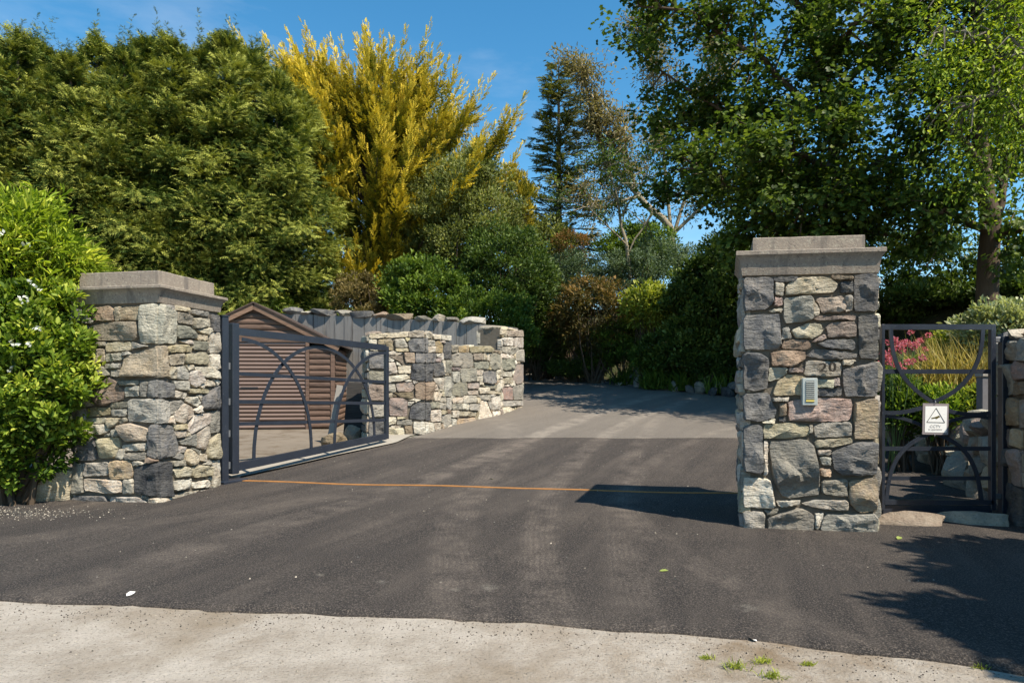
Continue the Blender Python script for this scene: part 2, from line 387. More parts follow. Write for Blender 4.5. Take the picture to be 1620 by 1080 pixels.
# tarmac apron and lower drive
NR = 150
Y = (ye + rag)[None, :] + (9.72 + 0.012 * np.sin(xs * 5) + 0.03 * (xs - 0.5) * 0.2 - (ye + rag))[None, :] * (np.linspace(0, 1, NR)[:, None] ** 1.5)
X = np.broadcast_to(xs, Y.shape)
edge_in = sstep(0, 0.05, Y - (ye + rag)[None, :])
Zt = H(X, Y) * 0 + base_h(Y) * 1.0
wl_ = sstep(0.15, 1.1, xgate(Y) - X) * sstep(6.6, 7.6, Y); Zt = Zt * (1 - wl_) + 0.06 * wl_
def tar_noise(X, Y): return 0.004 * np.sin(X * 2.3 + 1.3 * Y) + 0.003 * np.sin(3.7 * X - 2.1 * Y)
grid_mesh('driveway', X, Y, Zt + 0.008 + 0.016 * edge_in + tar_noise(X, Y) * edge_in, M_TAR, skirt=0.05)
# worn tarmac further up, curving away
ys = np.concatenate([np.arange(9.60, 21.6, 0.12)])
xl = np.interp(ys, [9.6, 10.08, 13.3, 14.2, 16, 18, 21.6], [-1.55, -1.30, 0.15, 0.0, -1.5, -6, -12])
xr = np.interp(ys, EDGE[::1, 1], EDGE[::1, 0]) + 0.0
tt = np.linspace(0, 1, 70)
X = xl[:, None] + (xr + 0.25 - xl)[:, None] * tt[None, :]; Y = np.broadcast_to(ys[:, None], X.shape).copy()
Y[0, :] = 9.70 + 0.012 * np.sin(X[0] * 7)
grid_mesh('upper_drive', X, Y, base_h(Y) + 0.030 + tar_noise(X, Y), M_TAR2, skirt=0.06)
# yard by the shed, on the low side of the gate
ys = np.arange(7.25, 15.6, 0.15); xr = xgate(ys) - 0.55
X = -11 + (xr + 11)[:, None] * np.linspace(0, 1, 60)[None, :]; Y = np.broadcast_to(ys[:, None], X.shape)
wy = sstep(0.15, 1.1, xgate(Y) - X) * sstep(6.6, 7.6, Y); Zy = base_h(Y) * (1 - wy) + 0.06 * wy
grid_mesh('yard', X, Y, Zy + 0.036, M_YARD, skirt=0.03)
# pale concrete margin under the open gate
ys = np.arange(7.2, 9.95, 0.1); X = (xgate(ys) - 0.52)[:, None] + np.linspace(0, 0.62, 8)[None, :] * np.interp(ys, [7.2, 8.4, 9.9], [0.75, 0.85, 1.25])[:, None]; Y = np.broadcast_to(ys[:, None], X.shape)
wy = sstep(0.15, 1.1, xgate(Y) - X) * sstep(6.6, 7.6, Y); Zy = base_h(Y) * (1 - wy) + 0.06 * wy
grid_mesh('gutter', X, Y, Zy + 0.044, M_STRIP, skirt=0.03)


# ------------------------------------------------------------------ rubble masonry
class Face:
    """vertical wall face from P0 to P1 (left to right seen from outside)"""
    def __init__(s, P0, P1):
        s.P0 = np.array(P0, float); d = np.array(P1, float) - s.P0; s.L = float(np.hypot(*d)); s.e = d / s.L; s.n = np.array((s.e[1], -s.e[0]))
    def p3(s, a, z, h=0.0): q = s.P0 + s.e * a + s.n * h; return (q[0], q[1], z)
    def trace(s, pts, zoom):
        k, ox, oy = zoom; out = []
        for u, v in pts:
            rx = (ox + u / k - CX) / FPX; rz = (HZ - (oy + v / k)) / FPX; t = (s.n @ s.P0) / (s.n @ np.array((rx, 1.0)))
            out.append((float(s.e @ (np.array((rx, 1.0)) * t - s.P0)), EYE + rz * t))
        return out
def poly_area(p): p = np.asarray(p); x, y = p[:, 0], p[:, 1]; return 0.5 * float(np.sum(x * np.roll(y, -1) - y * np.roll(x, -1)))
def ccw(p): return p if poly_area(p) > 0 else p[::-1]
def sdist(px, py, poly):
    """distance to a polygon, negative inside"""
    p = np.asarray(poly, float); d = np.full(px.shape, 1e9); ins = np.zeros(px.shape, bool)
    for a, b in zip(p, np.roll(p, -1, 0)):
        e = b - a; t = np.clip(((px - a[0]) * e[0] + (py - a[1]) * e[1]) / max(e @ e, 1e-12), 0, 1)
        d = np.minimum(d, np.hypot(px - a[0] - t * e[0], py - a[1] - t * e[1]))
        c = ((a[1] > py) != (b[1] > py))
        with np.errstate(divide='ignore', invalid='ignore'): ins ^= c & (px < (b[0] - a[0]) * (py - a[1]) / (b[1] - a[1]) + a[0])
    return np.where(ins, -d, d)
def round_poly(p, m=26, jit=0.0, cut=0.06):
    p = np.asarray(p, float); q = []
    for a, b in zip(p, np.roll(p, -1, 0)): q += [a + (b - a) * cut, a + (b - a) * (1 - cut)]
    q = np.array(q); nx = np.roll(q, -1, 0); L = np.hypot(*(nx - q).T); cum = np.concatenate([[0], np.cumsum(L)])
    t = np.linspace(0, cum[-1], m, endpoint=False); out = []
    for u in t:
        i = min(np.searchsorted(cum, u, 'right') - 1, len(q) - 1); f = (u - cum[i]) / max(L[i], 1e-9); out.append(q[i] + (nx[i] - q[i]) * f)
    out = np.array(out)
    return out + R.normal(0, jit, out.shape)
RINGS = (1.0, 0.985, 0.93, 0.80, 0.62, 0.42, 0.20)
def stone_patch(mb, face, poly, proud=0.02, rough=1.0, back=-0.05, flat_edge=None, m=26):
    """one hewn stone face standing proud of the mortar"""
    poly = round_poly(ccw(list(poly)), m, 0.0022); c = poly.mean(0)
    size = math.sqrt(abs(poly_area(poly))); amp = min(0.034, size * 0.12) * rough
    K = R.integers(3, 6); cs = [(R.uniform(-.35, .35, 2) * size + c, R.normal(0, 0.20, 2) * rough, R.uniform(0, 0.6)) for _ in range(K)]
    def rel(q):
        h = min(g @ (q - o) + k * amp for o, g, k in cs) + amp * 0.35
        v = Vector((q[0] * 9 + c[0] * 31, q[1] * 9 + c[1] * 17, size * 50))
        h += amp * 0.75 * mnoise.fractal(v, 0.8, 2.0, 4)
        return float(np.clip(h, 0.004 - proud * 0.6, amp * 1.3))
    n = len(poly); v = []; f = []
    for ri, s in enumerate((None,) + RINGS):
        for k in range(n):
            if ri == 0: q = poly[k]; h = back
            else:
                q = c + (poly[k] - c) * s
                edge = (0.30, 0.78, 0.96, 1, 1, 1, 1)[ri - 1]
                h = (proud + rel(q) * (0.35, 0.6, 0.9, 1, 1, 1, 1)[ri - 1]) * edge
                if ri > 3: q = q + R.normal(0, 0.0018, 2)
            v.append(face.p3(q[0], q[1], h))
    v.append(face.p3(c[0], c[1], proud + rel(c)))
    nr = len(RINGS) + 1
    for r in range(nr - 1):
        for k in range(n): f.append((r * n + k, r * n + (k + 1) % n, (r + 1) * n + (k + 1) % n, (r + 1) * n + k))
    for k in range(n): f.append(((nr - 1) * n + k, (nr - 1) * n + (k + 1) % n, nr * n))
    mb.add(v, f)
def add_stone(parent, cls, patches, proud=None, rough=1.0, m=26):
    mb = MB()
    for fc, poly in patches: stone_patch(mb, fc, poly, proud if proud is not None else R.uniform(0.016, 0.034), rough, m=m)
    o = link('stone', mesh('stone', mb.v, mb.f, 32), STONE[cls], parent)
    return o
def fill_chips(parent, face, polys, s0, s1, zb, zt, classes, minr=0.025, maxn=90, cell=0.014, rmax=0.15):
    """wedge small stones into whatever gaps the large ones leave; zb, zt are functions of s"""
    ss = np.arange(s0, s1, cell); zz = np.arange(min(zb(s0), zb(s1)), max(zt(s0), zt(s1)), cell)
    S, Z = np.meshgrid(ss, zz); C = np.minimum(np.minimum(S - s0, s1 - S), np.minimum(Z - zb(S), zt(S) - Z)) + 0.012
    for p in polys: C = np.minimum(C, sdist(S, Z, p))
    def cl(a, z):
        i = int(round((z - zz[0]) / cell)); j = int(round((a - ss[0]) / cell))
        return C[i, j] if 0 <= i < len(zz) and 0 <= j < len(ss) else -1
    for _ in range(maxn):
        i, j = np.unravel_index(np.argmax(C), C.shape); r = C[i, j]
        if r < minr: break
        a, z = ss[j], zz[i]; pl = []
        for k in range(14):
            t = 2 * math.pi * k / 14; dx, dz = math.cos(t), math.sin(t); u = r * 0.6
            lim = min(rmax * (1.0 if abs(dx) > 0.6 else 0.62), r * 4.5) * R.uniform(0.85, 1.1)
            while u < lim and cl(a + dx * (u + cell * 0.5), z + dz * (u + cell * 0.5)) > 0.009: u += cell * 0.5
            pl.append((a + dx * u, z + dz * u))
        add_stone(parent, classes[R.integers(len(classes))], [(face, pl)], m=16)
        C = np.minimum(C, sdist(S, Z, pl)); C[max(0, i - 1):i + 2, max(0, j - 1):j + 2] = -1
def random_face(parent, face, s0, s1, zb, zt, classes, hmin=0.10, hmax=0.27, wmin=0.12, wmax=0.42, rough=1.0):
    """rough courses for faces the photograph does not show stone by stone"""
    z = min(zb(s0), zb(s1)); ztop = max(zt(s0), zt(s1))
    while z < ztop - 0.04:
        h = min(R.uniform(hmin, hmax), ztop - z); s = s0
        if ztop - z - h < 0.06: h = ztop - z
        while s < s1 - 0.02:
            w = R.uniform(wmin, wmax) * (0.7 + h * 1.4); w = s1 - s if s1 - s - w < 0.08 else w
            g = 0.008; a0, a1 = s + g, s + w - g
            split = h > 0.2 and R.random() < 0.35
            for q0, q1 in (((z, z + h * 0.45), (z + h * 0.45, z + h)) if split else ((z, z + h),)):
                b0, b1 = max(q0 + g, zb(s)), min(q1 - g, zt(s))
                if b1 - b0 < 0.03: continue
                j = lambda k=0.016: R.uniform(-k, k)
                add_stone(parent, classes[R.integers(len(classes))], [(face, [(a0 + j(0.008), b0 + j()), ((a0 + a1) / 2, b0 + j()), (a1 + j(0.008), b0 + j()), (a1 + j(0.008), b1 + j()), ((a0 + a1) / 2 + j(), b1 + j()), (a0 + j(0.008), b1 + j())])], rough=rough, m=16)
            s += w
        z += h
def parse(txt):
    """lines of 'class: x,y x,y ... | x,y ...' into traced polygons"""
    out = []
    for ln in txt.strip().splitlines():
        c, r = ln.split(':'); out.append((c.strip(), [[tuple(map(float, q.split(','))) for q in part.split()] for part in r.split('|')]))
    return out
def grow(p, d):
    """push a traced outline out by d so joints close up"""
    p = np.asarray(ccw(list(p)), float); c = p.mean(0); v = p - c; r = np.hypot(*v.T)[:, None]
    return [tuple(q) for q in c + v * (1 + d / np.maximum(r, 0.02))]
def offset_quad(q, d):
    q = np.asarray(q, float); n = len(q); out = []
    for i in range(n):
        a, b, c = q[i - 1], q[i], q[(i + 1) % n]; e0 = (b - a) / np.hypot(*(b - a)); e1 = (c - b) / np.hypot(*(c - b))
        n0 = np.array((e0[1], -e0[0])); n1 = np.array((e1[1], -e1[0])); k = (n0 + n1); k = k / (k @ k) * 2
        out.append(b + k * d)
    return np.array(out)
def ringsolid(quad, prof, jit=0.0, sub=8):
    """stack of offset outlines (offset, z) closed top and bottom; outline counter-clockwise from above"""
    v = []; f = []; m = None
    for k, (o, z) in enumerate(prof):
        q = offset_quad(quad, o); ring = []
        for a, b in zip(q, np.roll(q, -1, 0)):
            for t in range(sub): ring.append(a + (b - a) * t / sub)
        m = len(ring)
        for p in ring:
            w = mnoise.noise(Vector((p[0] * 11, p[1] * 11, z * 13))) * jit; v.append((p[0] + w, p[1] + w * 0.7, z + w * 0.8))
    for k in range(len(prof) - 1):
        for i in range(m): f.append((k * m + i, k * m + (i + 1) % m, (k + 1) * m + (i + 1) % m, (k + 1) * m + i))
    f.append(tuple(range(m - 1, -1, -1))); f.append(tuple((len(prof) - 1) * m + i for i in range(m)))
    return v, f
def core(parent, quad, z0, z1, inset=0.012):
    v, f = ringsolid(quad, [(-inset, z0), (-inset, z1)], 0.004, 10)
    return link('mortar_core', mesh('mortar_core', v, f, 40), M_MORTAR, parent)
def coping(parent, quad, z, mould, ledge, slab, over, inset):
    pr = [(-0.02, z - 0.003), (0.008, z), (0.012, z + mould * 0.12), (0.016, z + mould * 0.45), (over * 0.55, z + mould * 0.80), (over * 0.86, z + mould * 0.96), (over, z + mould), (over + 0.003, z + mould + 0.004), (over + 0.003, z + mould + ledge - 0.005), (over - 0.003, z + mould + ledge), (-inset - 0.03, z + mould + ledge + 0.012)]
    v, f = ringsolid(quad, pr, 0.004, 12); link('cap_moulding', mesh('cap_moulding', v, f, 28), M_CAST, parent)
    b = z + mould + ledge + 0.004
    v, f = ringsolid(quad, [(-inset, b), (-inset, b + slab - 0.008), (-inset - 0.004, b + slab - 0.002), (-inset - 0.012, b + slab), (-inset - 0.12, b + slab + 0.004)], 0.004, 12)
    link('cap_slab', mesh('cap_slab', v, f, 28), M_CAST, parent)
ALLC = 'dggppttbnk'

# ---- pillar on the right of the drive, stones traced one by one
RL, RR, RBL, RBR = (1.753, 4.98), (2.69, 4.84), (2.03, 5.83), (2.967, 5.69)
T_R1 = """
d: 132,358 298,356 300,500 255,538 133,548
d: 303,356 438,352 432,385 306,380
p: 310,387 360,390 352,462 308,456
t: 372,400 440,362 560,352 630,366 666,402 640,440 480,452 365,457
b: 627,343 752,352 750,372 640,368
d: 678,385 752,376 752,442 685,446
d: 760,343 900,333 899,547 756,547
k: 308,470 350,474 348,517 303,517
p: 270,545 345,530 346,550 300,554
g: 355,475 515,460 524,600 360,618
p: 520,470 562,545 556,572 530,575
b: 540,478 690,462 715,500 700,552 578,560
p: 706,460 746,462 746,542 706,550
k: 530,576 768,572 766,597 530,600
d: 131,575 335,562 342,740 322,767 131,767
g: 350,650 385,640 400,702 345,708
t: 400,655 500,618 570,622 580,665 530,702 430,702
b: 600,640 640,612 767,608 770,692 610,700
d: 780,575 900,568 900,822 790,814
b: 360,712 490,710 522,745 482,767 345,762
d: 540,735 640,708 762,712 764,767 600,758
b: 290,780 400,770 478,780 477,820 400,867 290,857
d: 490,806 530,762 640,772 772,790 778,814 600,822
d: 131,785 215,785 270,820 264,985 200,1002 131,990
n: 275,870 378,868 372,905 320,935 270,947
k: 384,872 468,872 466,893 384,896
p: 484,828 687,840 682,916 474,914
p: 695,825 772,825 737,854 695,852
d: 690,880 897,835 899,1032 705,1032
t: 320,950 385,905 487,925 530,1027 298,1027
n: 538,935 660,940 632,985 543,980
k: 640,935 670,930 670,972 642,974
d: 545,988 684,988 684,1027 548,1032
"""
T_R2 = """
d: 146,92 305,85 347,200 342,237 240,264 146,257
p: 330,115 427,115 422,138 333,138
b: 370,155 412,150 410,227 373,232
d: 370,238 407,238 407,264 370,267
p: 265,267 342,247 337,277 265,277
k: 430,135 505,130 600,118 830,125 820,262 560,264 430,257
o: 848,147 905,140 940,120 999,122 1000,374 843,372
d: 144,290 264,288 264,602 144,577
t: 270,285 400,278 552,290 562,352 440,370 270,370
g: 588,300 640,275 822,268 824,357 598,367
p: 562,290 580,290 577,337 560,337
t: 600,385 830,368 832,397 720,422 593,432
p: 270,395 298,392 292,602 268,607
g: 302,395 540,378 592,430 602,500 634,722 400,752 340,650
p: 610,448 694,445 690,477 613,477
n: 623,490 692,492 692,542 638,538
o: 630,562 697,570 692,612 633,607
d: 700,460 850,402 996,390 998,602 770,607 713,560
p: 145,618 315,630 342,802 322,817 145,802
g: 638,640 797,630 802,742 638,717
o: 810,640 994,618 996,822 880,842 813,780
p: 345,765 502,765 492,787 380,807
p: 508,787 590,760 807,765 802,827 670,822
g: 145,835 277,838 272,952 145,948
g: 301,870 500,812 587,850 587,958 303,960
p: 598,850 652,845 617,942 596,938
g: 663,855 989,848 992,992 890,990 623,966
"""
fR = Face(RL, RR)
pillar_r = thing('stone_pillar', 'free-standing rubble stone pillar with house number 20 and an intercom', 'pillar', (2.36, 5.33, 0), 'stone gate pillars')
quadR = [RL, RR, RBR, RBL]
core(pillar_r, quadR, -0.08, 1.93)
polys = []
for txt, zm in ((T_R1, (3.6, 1140, 340)), (T_R2, (4.0, 1140, 600))):
    for c, (p,) in parse(txt):
        q = grow(fR.trace(p, zm), 0.003); q = [(min(max(a, 0.0), fR.L), max(z, -0.03)) for a, z in q]
        polys.append(q); add_stone(pillar_r, c, [(fR, q)], proud=0.012 if c == 'p' and abs(p[0][0] - 484) < 1 else None, rough=0.35 if (c == 'p' and abs(p[0][0] - 484) < 1) else (1.7 if p[0] == (302.0, 395.0) else 1.3))
fill_chips(pillar_r, fR, polys, 0, fR.L, lambda s: s * 0, lambda s: s * 0 + 1.92, 'ptbgk')
for a, b in ((RR, RBR), (RBR, RBL), (RBL, RL)):
    fc = Face(a, b); random_face(pillar_r, fc, 0.006, fc.L - 0.006, lambda s: -0.03, lambda s: 1.915, ALLC)
coping(pillar_r, quadR, 1.925, 0.145, 0.035, 0.115, 0.05, 0.07)

# ---- pillar on the left, two faces seen
LA, LC, LB, LD = (-4.077, 6.11), (-3.176, 5.92), (-3.035, 6.81), (-3.936, 7.0)
T_L = """
n: 372,213 437,205 437,367 368,367 | 441,205 508,238 508,367 441,369
b: 150,230 240,215 268,240 263,277 185,277
b: 290,223 368,218 367,272 285,274
p: 268,222 288,220 285,274 268,277
g: 137,235 180,280 170,287 138,287
d: 92,230 133,230 133,285 112,318 92,322
b: 158,303 230,285 355,279 363,340 340,357 156,354
n: 92,330 145,320 157,376 92,382
t: 232,365 330,362 330,395 228,404
g: 335,362 365,372 402,378 335,392
g: 160,362 228,362 226,380 160,380
g: 92,390 120,392 130,492 92,474
o: 132,395 217,388 224,440 138,457
g: 228,410 292,408 294,435 228,442
t: 303,425 437,378 438,502 288,505 | 441,378 471,378 473,502 441,505
n: 133,470 210,460 247,495 160,522
g: 225,452 285,448 282,468 225,470
g: 250,478 284,475 280,502 253,502
g: 92,540 155,533 173,622 92,627
k: 174,550 245,503 304,560 302,592 215,622 179,600
g: 275,520 362,518 362,535 290,540
g: 307,545 367,540 367,582 307,584
g: 370,522 399,525 397,584 371,584
d: 405,520 438,517 438,587 402,587 | 441,517 490,533 494,587 441,589
g: 319,595 438,592 438,690 318,684 | 441,592 478,605 479,662 467,692 441,692
t: 150,630 246,628 243,657 153,667
g: 248,610 317,605 314,628 248,630
g: 250,636 314,636 307,662 253,664
p: 92,632 146,632 149,702 92,707
g: 152,672 229,670 227,690 152,694
p: 150,700 215,695 247,720 215,737 150,732
t: 232,670 287,672 267,700 240,714
o: 275,700 330,692 400,715 397,762 308,767
n: 255,720 275,712 287,742 256,747
d: 412,698 438,696 438,836 395,822 | 441,696 490,700 517,790 502,822 441,837
d: 103,745 176,740 190,842 100,842
t: 194,755 281,748 287,780 266,832 198,832
p: 293,780 392,772 392,802 298,804
p: 285,795 306,800 304,837 273,832
g: 308,815 392,810 387,840 310,840
g: 137,852 239,850 242,902 138,907
o: 245,845 326,842 340,880 332,914 249,919
D: 345,870 438,852 438,992 343,972 | 441,852 491,850 491,930 489,992 441,992
g: 92,857 132,857 137,975 92,977
p: 140,915 292,925 297,972 240,977 143,964
p: 300,922 340,918 341,977 299,977
d: 92,986 222,988 238,1014 92,1016
p: 247,990 360,992 401,1015 392,1030 248,1026
p: 406,998 438,996 438,1030 406,1032 | 441,996 487,990 491,1020 441,1032
"""
T_LS = """
p: 452,207 495,215 490,235 470,227
t: 500,212 563,225 560,240 500,232
g: 572,230 641,240 637,258 574,250
d: 648,250 685,255 685,323 655,321
t: 510,240 570,255 577,292 511,282
t: 575,265 641,268 646,300 580,307
n: 511,295 550,300 594,330 591,347 511,347
o: 595,332 634,337 632,356 592,353
p: 640,325 685,325 685,404 640,406
n: 577,358 634,362 634,396 577,393
t: 474,378 540,372 571,380 569,403 474,406
t: 478,415 539,408 537,451 479,456
t: 544,410 630,402 641,430 637,456 544,449
p: 643,412 685,412 685,472 650,472
p: 477,462 506,465 509,511 477,506
g: 509,465 540,460 561,490 559,514 512,513
p: 575,462 650,465 684,485 684,514 610,501
p: 564,480 600,478 619,520 590,546 564,531
g: 492,520 561,522 561,559 505,551
p: 620,515 660,522 667,541 624,541
p: 498,560 549,570 541,591 497,589
t: 562,552 641,555 637,572 562,569
p: 545,590 590,582 607,610 591,624 549,606
d: 614,590 685,535 685,633 611,636
g: 481,605 525,598 540,610 490,656 481,656
p: 499,650 530,610 571,625 579,660 540,691 504,682
p: 580,660 649,650 647,690 570,736 553,720
g: 648,645 685,640 685,726 645,731
t: 495,700 551,695 551,716 497,719
p: 499,725 546,722 541,746 509,751
p: 595,735 641,700 647,745 626,801 590,791
g: 518,765 591,735 589,786 525,776
t: 639,770 685,730 685,836 639,836
t: 545,810 560,795 599,825 597,851 570,863 544,841
p: 519,785 549,790 541,809 517,813
g: 495,845 546,838 546,863 495,866
p: 604,815 633,820 631,846 604,843
t: 494,880 550,868 569,880 566,906 509,913
t: 571,870 610,862 649,870 646,906 574,911
p: 654,845 685,840 685,956 654,966
p: 493,930 540,922 569,920 561,956 499,966
p: 574,935 635,922 646,935 641,951 579,956
p: 493,990 530,975 601,965 560,986 493,1012
p: 604,965 641,960 643,969 609,977
"""
fL = Face(LA, LC); fLs = Face(LC, LB)
pillar_l = thing('stone_pillar', 'rubble stone pillar with leafy shrub on one side and open steel gate on the other', 'pillar', (-3.556, 6.46, 0), 'stone gate pillars')
core(pillar_l, [LA, LC, LB, LD], -0.08, 1.835)
ZL = (2.57, 80, 400); pf, ps = [], []
for c, pp in parse(T_L):
    q = grow(fL.trace(pp[0], ZL), 0.003); q = [(min(max(a, 0.0), fL.L - (0.004 if len(pp) == 1 else -0.012)), max(z, -0.03)) for a, z in q]; pat = [(fL, q)]; pf.append(q)
    if len(pp) > 1:
        q2 = [(max(a, -0.012), max(z, -0.03)) for a, z in grow(fLs.trace(pp[1], ZL), 0.003)]; pat.append((fLs, q2)); ps.append(q2)
    add_stone(pillar_l, c, pat)
for c, (p,) in parse(T_LS):
    q = [(min(max(a, 0.004), fLs.L), max(z, -0.03)) for a, z in grow(fLs.trace(p, ZL), 0.003)]; ps.append(q); add_stone(pillar_l, c, [(fLs, q)])
fill_chips(pillar_l, fL, pf, 0, fL.L, lambda s: s * 0, lambda s: s * 0 + 1.825, 'ggptbn')
fill_chips(pillar_l, fLs, ps, 0, fLs.L, lambda s: s * 0, lambda s: s * 0 + 1.825, 'pptg')
for a, b in ((LB, LD), (LD, LA)):
    fc = Face(a, b); random_face(pillar_l, fc, 0.006, fc.L - 0.006, lambda s: -0.03, lambda s: 1.82, ALLC)
coping(pillar_l, [LA, LC, LB, LD], 1.83, 0.125, 0.03, 0.14, 0.06, 0.035)

# ---- stepped rubble wall along the drive
W0, W1, W2, W3, W4 = (-2.12, 9.75), (-1.338, 10.08), (-1.009, 10.82), (-0.22, 12.07), (0.226, 13.22)
T_W0 = """
t: 108,215 385,205 385,237 108,250
t: 390,205 440,192 495,195 501,237 390,240
p: 104,258 160,258 160,312 106,312
o: 170,258 266,252 282,332 178,332
p: 287,255 355,250 384,312 293,314
d: 385,275 415,250 502,247 502,347 398,347 | 506,249 519,249 517,347 506,347
t: 295,320 382,318 386,341 298,342
b: 243,375 345,370 349,436 308,405
b: 354,350 431,350 433,421 368,417
d: 438,355 502,352 502,421 436,421 | 506,352 581,358 576,416 506,423
p: 238,420 290,420 309,491 238,507
t: 313,445 401,442 403,496 318,497
D: 411,430 502,430 502,550 406,541 | 506,432 559,430 556,551 506,553
p: 238,520 370,502 402,530 330,551 238,562
g: 238,575 290,575 299,626 238,630
k: 299,570 411,560 430,600 400,627 308,627
b: 433,580 470,562 503,560 503,687 438,667 | 506,562 561,560 561,682 506,689
t: 238,640 273,638 273,666 238,670
b: 284,635 421,632 421,676 330,667
k: 249,675 341,670 380,695 377,802 253,797
D: 404,740 450,705 503,705 503,830 393,817 | 506,705 536,705 536,832 506,832
p: 384,700 431,698 401,726 384,724
p: 238,810 299,808 297,852 238,867
g: 304,830 411,828 413,862 308,864
p: 423,840 503,842 503,932 426,924 | 506,842 561,850 571,912 506,934
t: 238,890 260,880 300,890 353,885 362,981 330,1000 238,1000
b: 361,870 413,872 417,937 368,932
p: 264,868 331,870 327,886 264,884
g: 380,955 420,940 503,945 500,975 383,982
d: 108,340 235,350 235,470 108,460
g: 108,480 232,485 232,560 108,555
b: 108,575 232,580 232,690 108,685
g: 108,705 232,700 232,800 108,810
d: 108,830 232,820 232,940 108,960
"""
T_W1 = """
p: 508,215 530,195 559,215 551,247 511,245
t: 561,225 616,222 616,256 565,251
p: 621,225 689,228 689,262 625,259
g: 523,262 573,265 573,301 523,303
p: 523,308 573,305 573,343 523,349
o: 575,280 600,265 631,290 626,351 579,349
d: 640,290 665,272 689,285 688,396 631,387
p: 584,358 621,358 621,381 589,379
k: 580,395 616,388 616,416 581,413
d: 564,430 620,420 641,511 569,519
p: 627,405 646,405 649,491 634,481
g: 650,405 689,405 689,496 651,491
p: 559,535 636,528 636,611 600,601
g: 645,520 690,518 690,661 639,656
p: 564,575 590,580 601,616 564,621
p: 543,760 616,755 616,836 544,841
n: 540,705 600,700 606,741 544,746
g: 608,705 656,715 651,756 609,746
p: 569,630 631,630 606,691 569,691
p: 611,670 651,665 651,701 611,701
g: 655,672 692,672 690,756 659,746
g: 624,795 690,785 690,851 639,891
p: 562,850 616,850 616,906 576,913
"""
T_W2 = """
t: 695,300 735,295 736,346 695,346
o: 739,305 816,300 816,346 744,346
t: 824,305 965,302 991,325 986,346 824,349
g: 697,370 740,352 841,352 846,451 770,459 698,441
b: 849,360 916,352 919,401 854,403
p: 921,350 941,350 941,401 921,399
n: 854,420 956,412 953,466 859,463
n: 964,370 1000,352 1040,365 1040,461 1000,473 967,456
k: 697,455 756,455 753,476 697,473
g: 697,485 751,485 751,559 697,561
g: 757,462 866,460 871,551 764,559
p: 871,470 919,475 906,511 874,506
d: 919,490 960,478 1009,485 1009,566 975,576 919,561
p: 870,520 916,515 913,553 871,553
g: 697,600 730,562 801,560 809,641 760,661 697,651
k: 807,570 891,565 886,606 811,606
p: 809,630 850,618 881,620 879,646 814,649
p: 889,600 956,598 956,641 894,639
p: 1010,480 1038,470 1038,531 1014,546
g: 899,580 1016,580 1011,606 960,606
t: 959,620 1038,630 1038,646 959,641
p: 699,670 769,668 766,709 699,709
g: 774,690 800,655 871,655 871,701 774,711
g: 697,715 766,712 766,753 697,751
p: 769,712 816,712 816,756 769,753
g: 819,715 891,712 886,761 821,759
p: 974,665 1038,658 1038,755 1020,759 979,756
t: 744,768 869,770 866,801 747,801
p: 699,762 736,760 739,806 699,811
p: 904,690 940,690 981,811 970,832 880,836
o: 739,825 861,810 861,842 734,867
p: 697,820 729,825 726,867 697,876
p: 984,768 1038,765 1038,797 984,821
g: 879,655 971,650 966,691 899,681
"""
T_W3 = """
t: 1043,188 1080,185 1086,223 1043,225
b: 1085,195 1204,190 1204,236 1085,231
p: 1044,245 1131,240 1131,301 1060,301
p: 1134,245 1203,240 1203,316 1139,311
g: 1044,306 1151,310 1146,351 1110,371 1048,340
g: 1150,340 1203,325 1203,421 1144,401
p: 1044,355 1100,360 1136,375 1131,391 1044,386
n: 1046,400 1136,390 1141,466 1085,476 1046,466
k: 1144,440 1203,425 1203,561 1160,576 1129,541
p: 1052,490 1119,485 1119,521 1052,519
p: 1052,535 1126,520 1126,566 1062,573
k: 1052,600 1126,595 1126,686 1062,681
g: 1129,590 1200,575 1203,681 1134,686
g: 1050,695 1200,690 1203,726 1060,731
p: 1050,740 1100,735 1141,750 1131,781 1060,799
b: 1150,740 1204,730 1204,756 1159,768
"""
ZW = (4.5, 560, 480)
wall = thing('stone_wall', 'stepped rubble stone wall beside the drive behind the open gate', 'wall', (-0.9, 11.2, 0.3))
faces = [Face(a, b) for a, b in ((W0, W1), (W1, W2), (W2, W3), (W3, W4))]
TH = 0.42
def thick(a, b, t): fc = Face(a, b); return [a, b, tuple(np.array(b) - fc.n * t), tuple(np.array(a) - fc.n * t)]
gb = lambda x, y: float(base_h(np.array(y)))
tops = (1.81, 1.79, 1.655, 2.07)
zbot = (0.10, 0.24, 0.30, 0.42)
def quad_of(i):
    a, b = ((W0, W1), (W1, W2), (W2, W3), (W3, W4))[i]
    return thick(a, b, (0.5, 0.40, 0.42, 0.45)[i])
for i in range(4): core(wall, quad_of(i), zbot[i] - 0.3, tops[i] - 0.012, inset=(0.012, 0.013, 0.014, 0.012)[i])
allp = [[], [], [], []]
for i, txt in enumerate((T_W0, T_W1, T_W2, T_W3)):
    for c, pp in parse(txt):
        q = [(min(max(a, -0.004), faces[i].L + 0.006), z) for a, z in grow(faces[i].trace(pp[0], ZW), 0.004)]; allp[i].append(q); pat = [(faces[i], q)]
        if len(pp) > 1:
            q2 = [(max(a, -0.006), z) for a, z in grow(faces[1].trace(pp[1], ZW), 0.004)]; allp[1].append(q2); pat.append((faces[1], q2))
        add_stone(wall, c, pat, proud=R.uniform(0.012, 0.03))
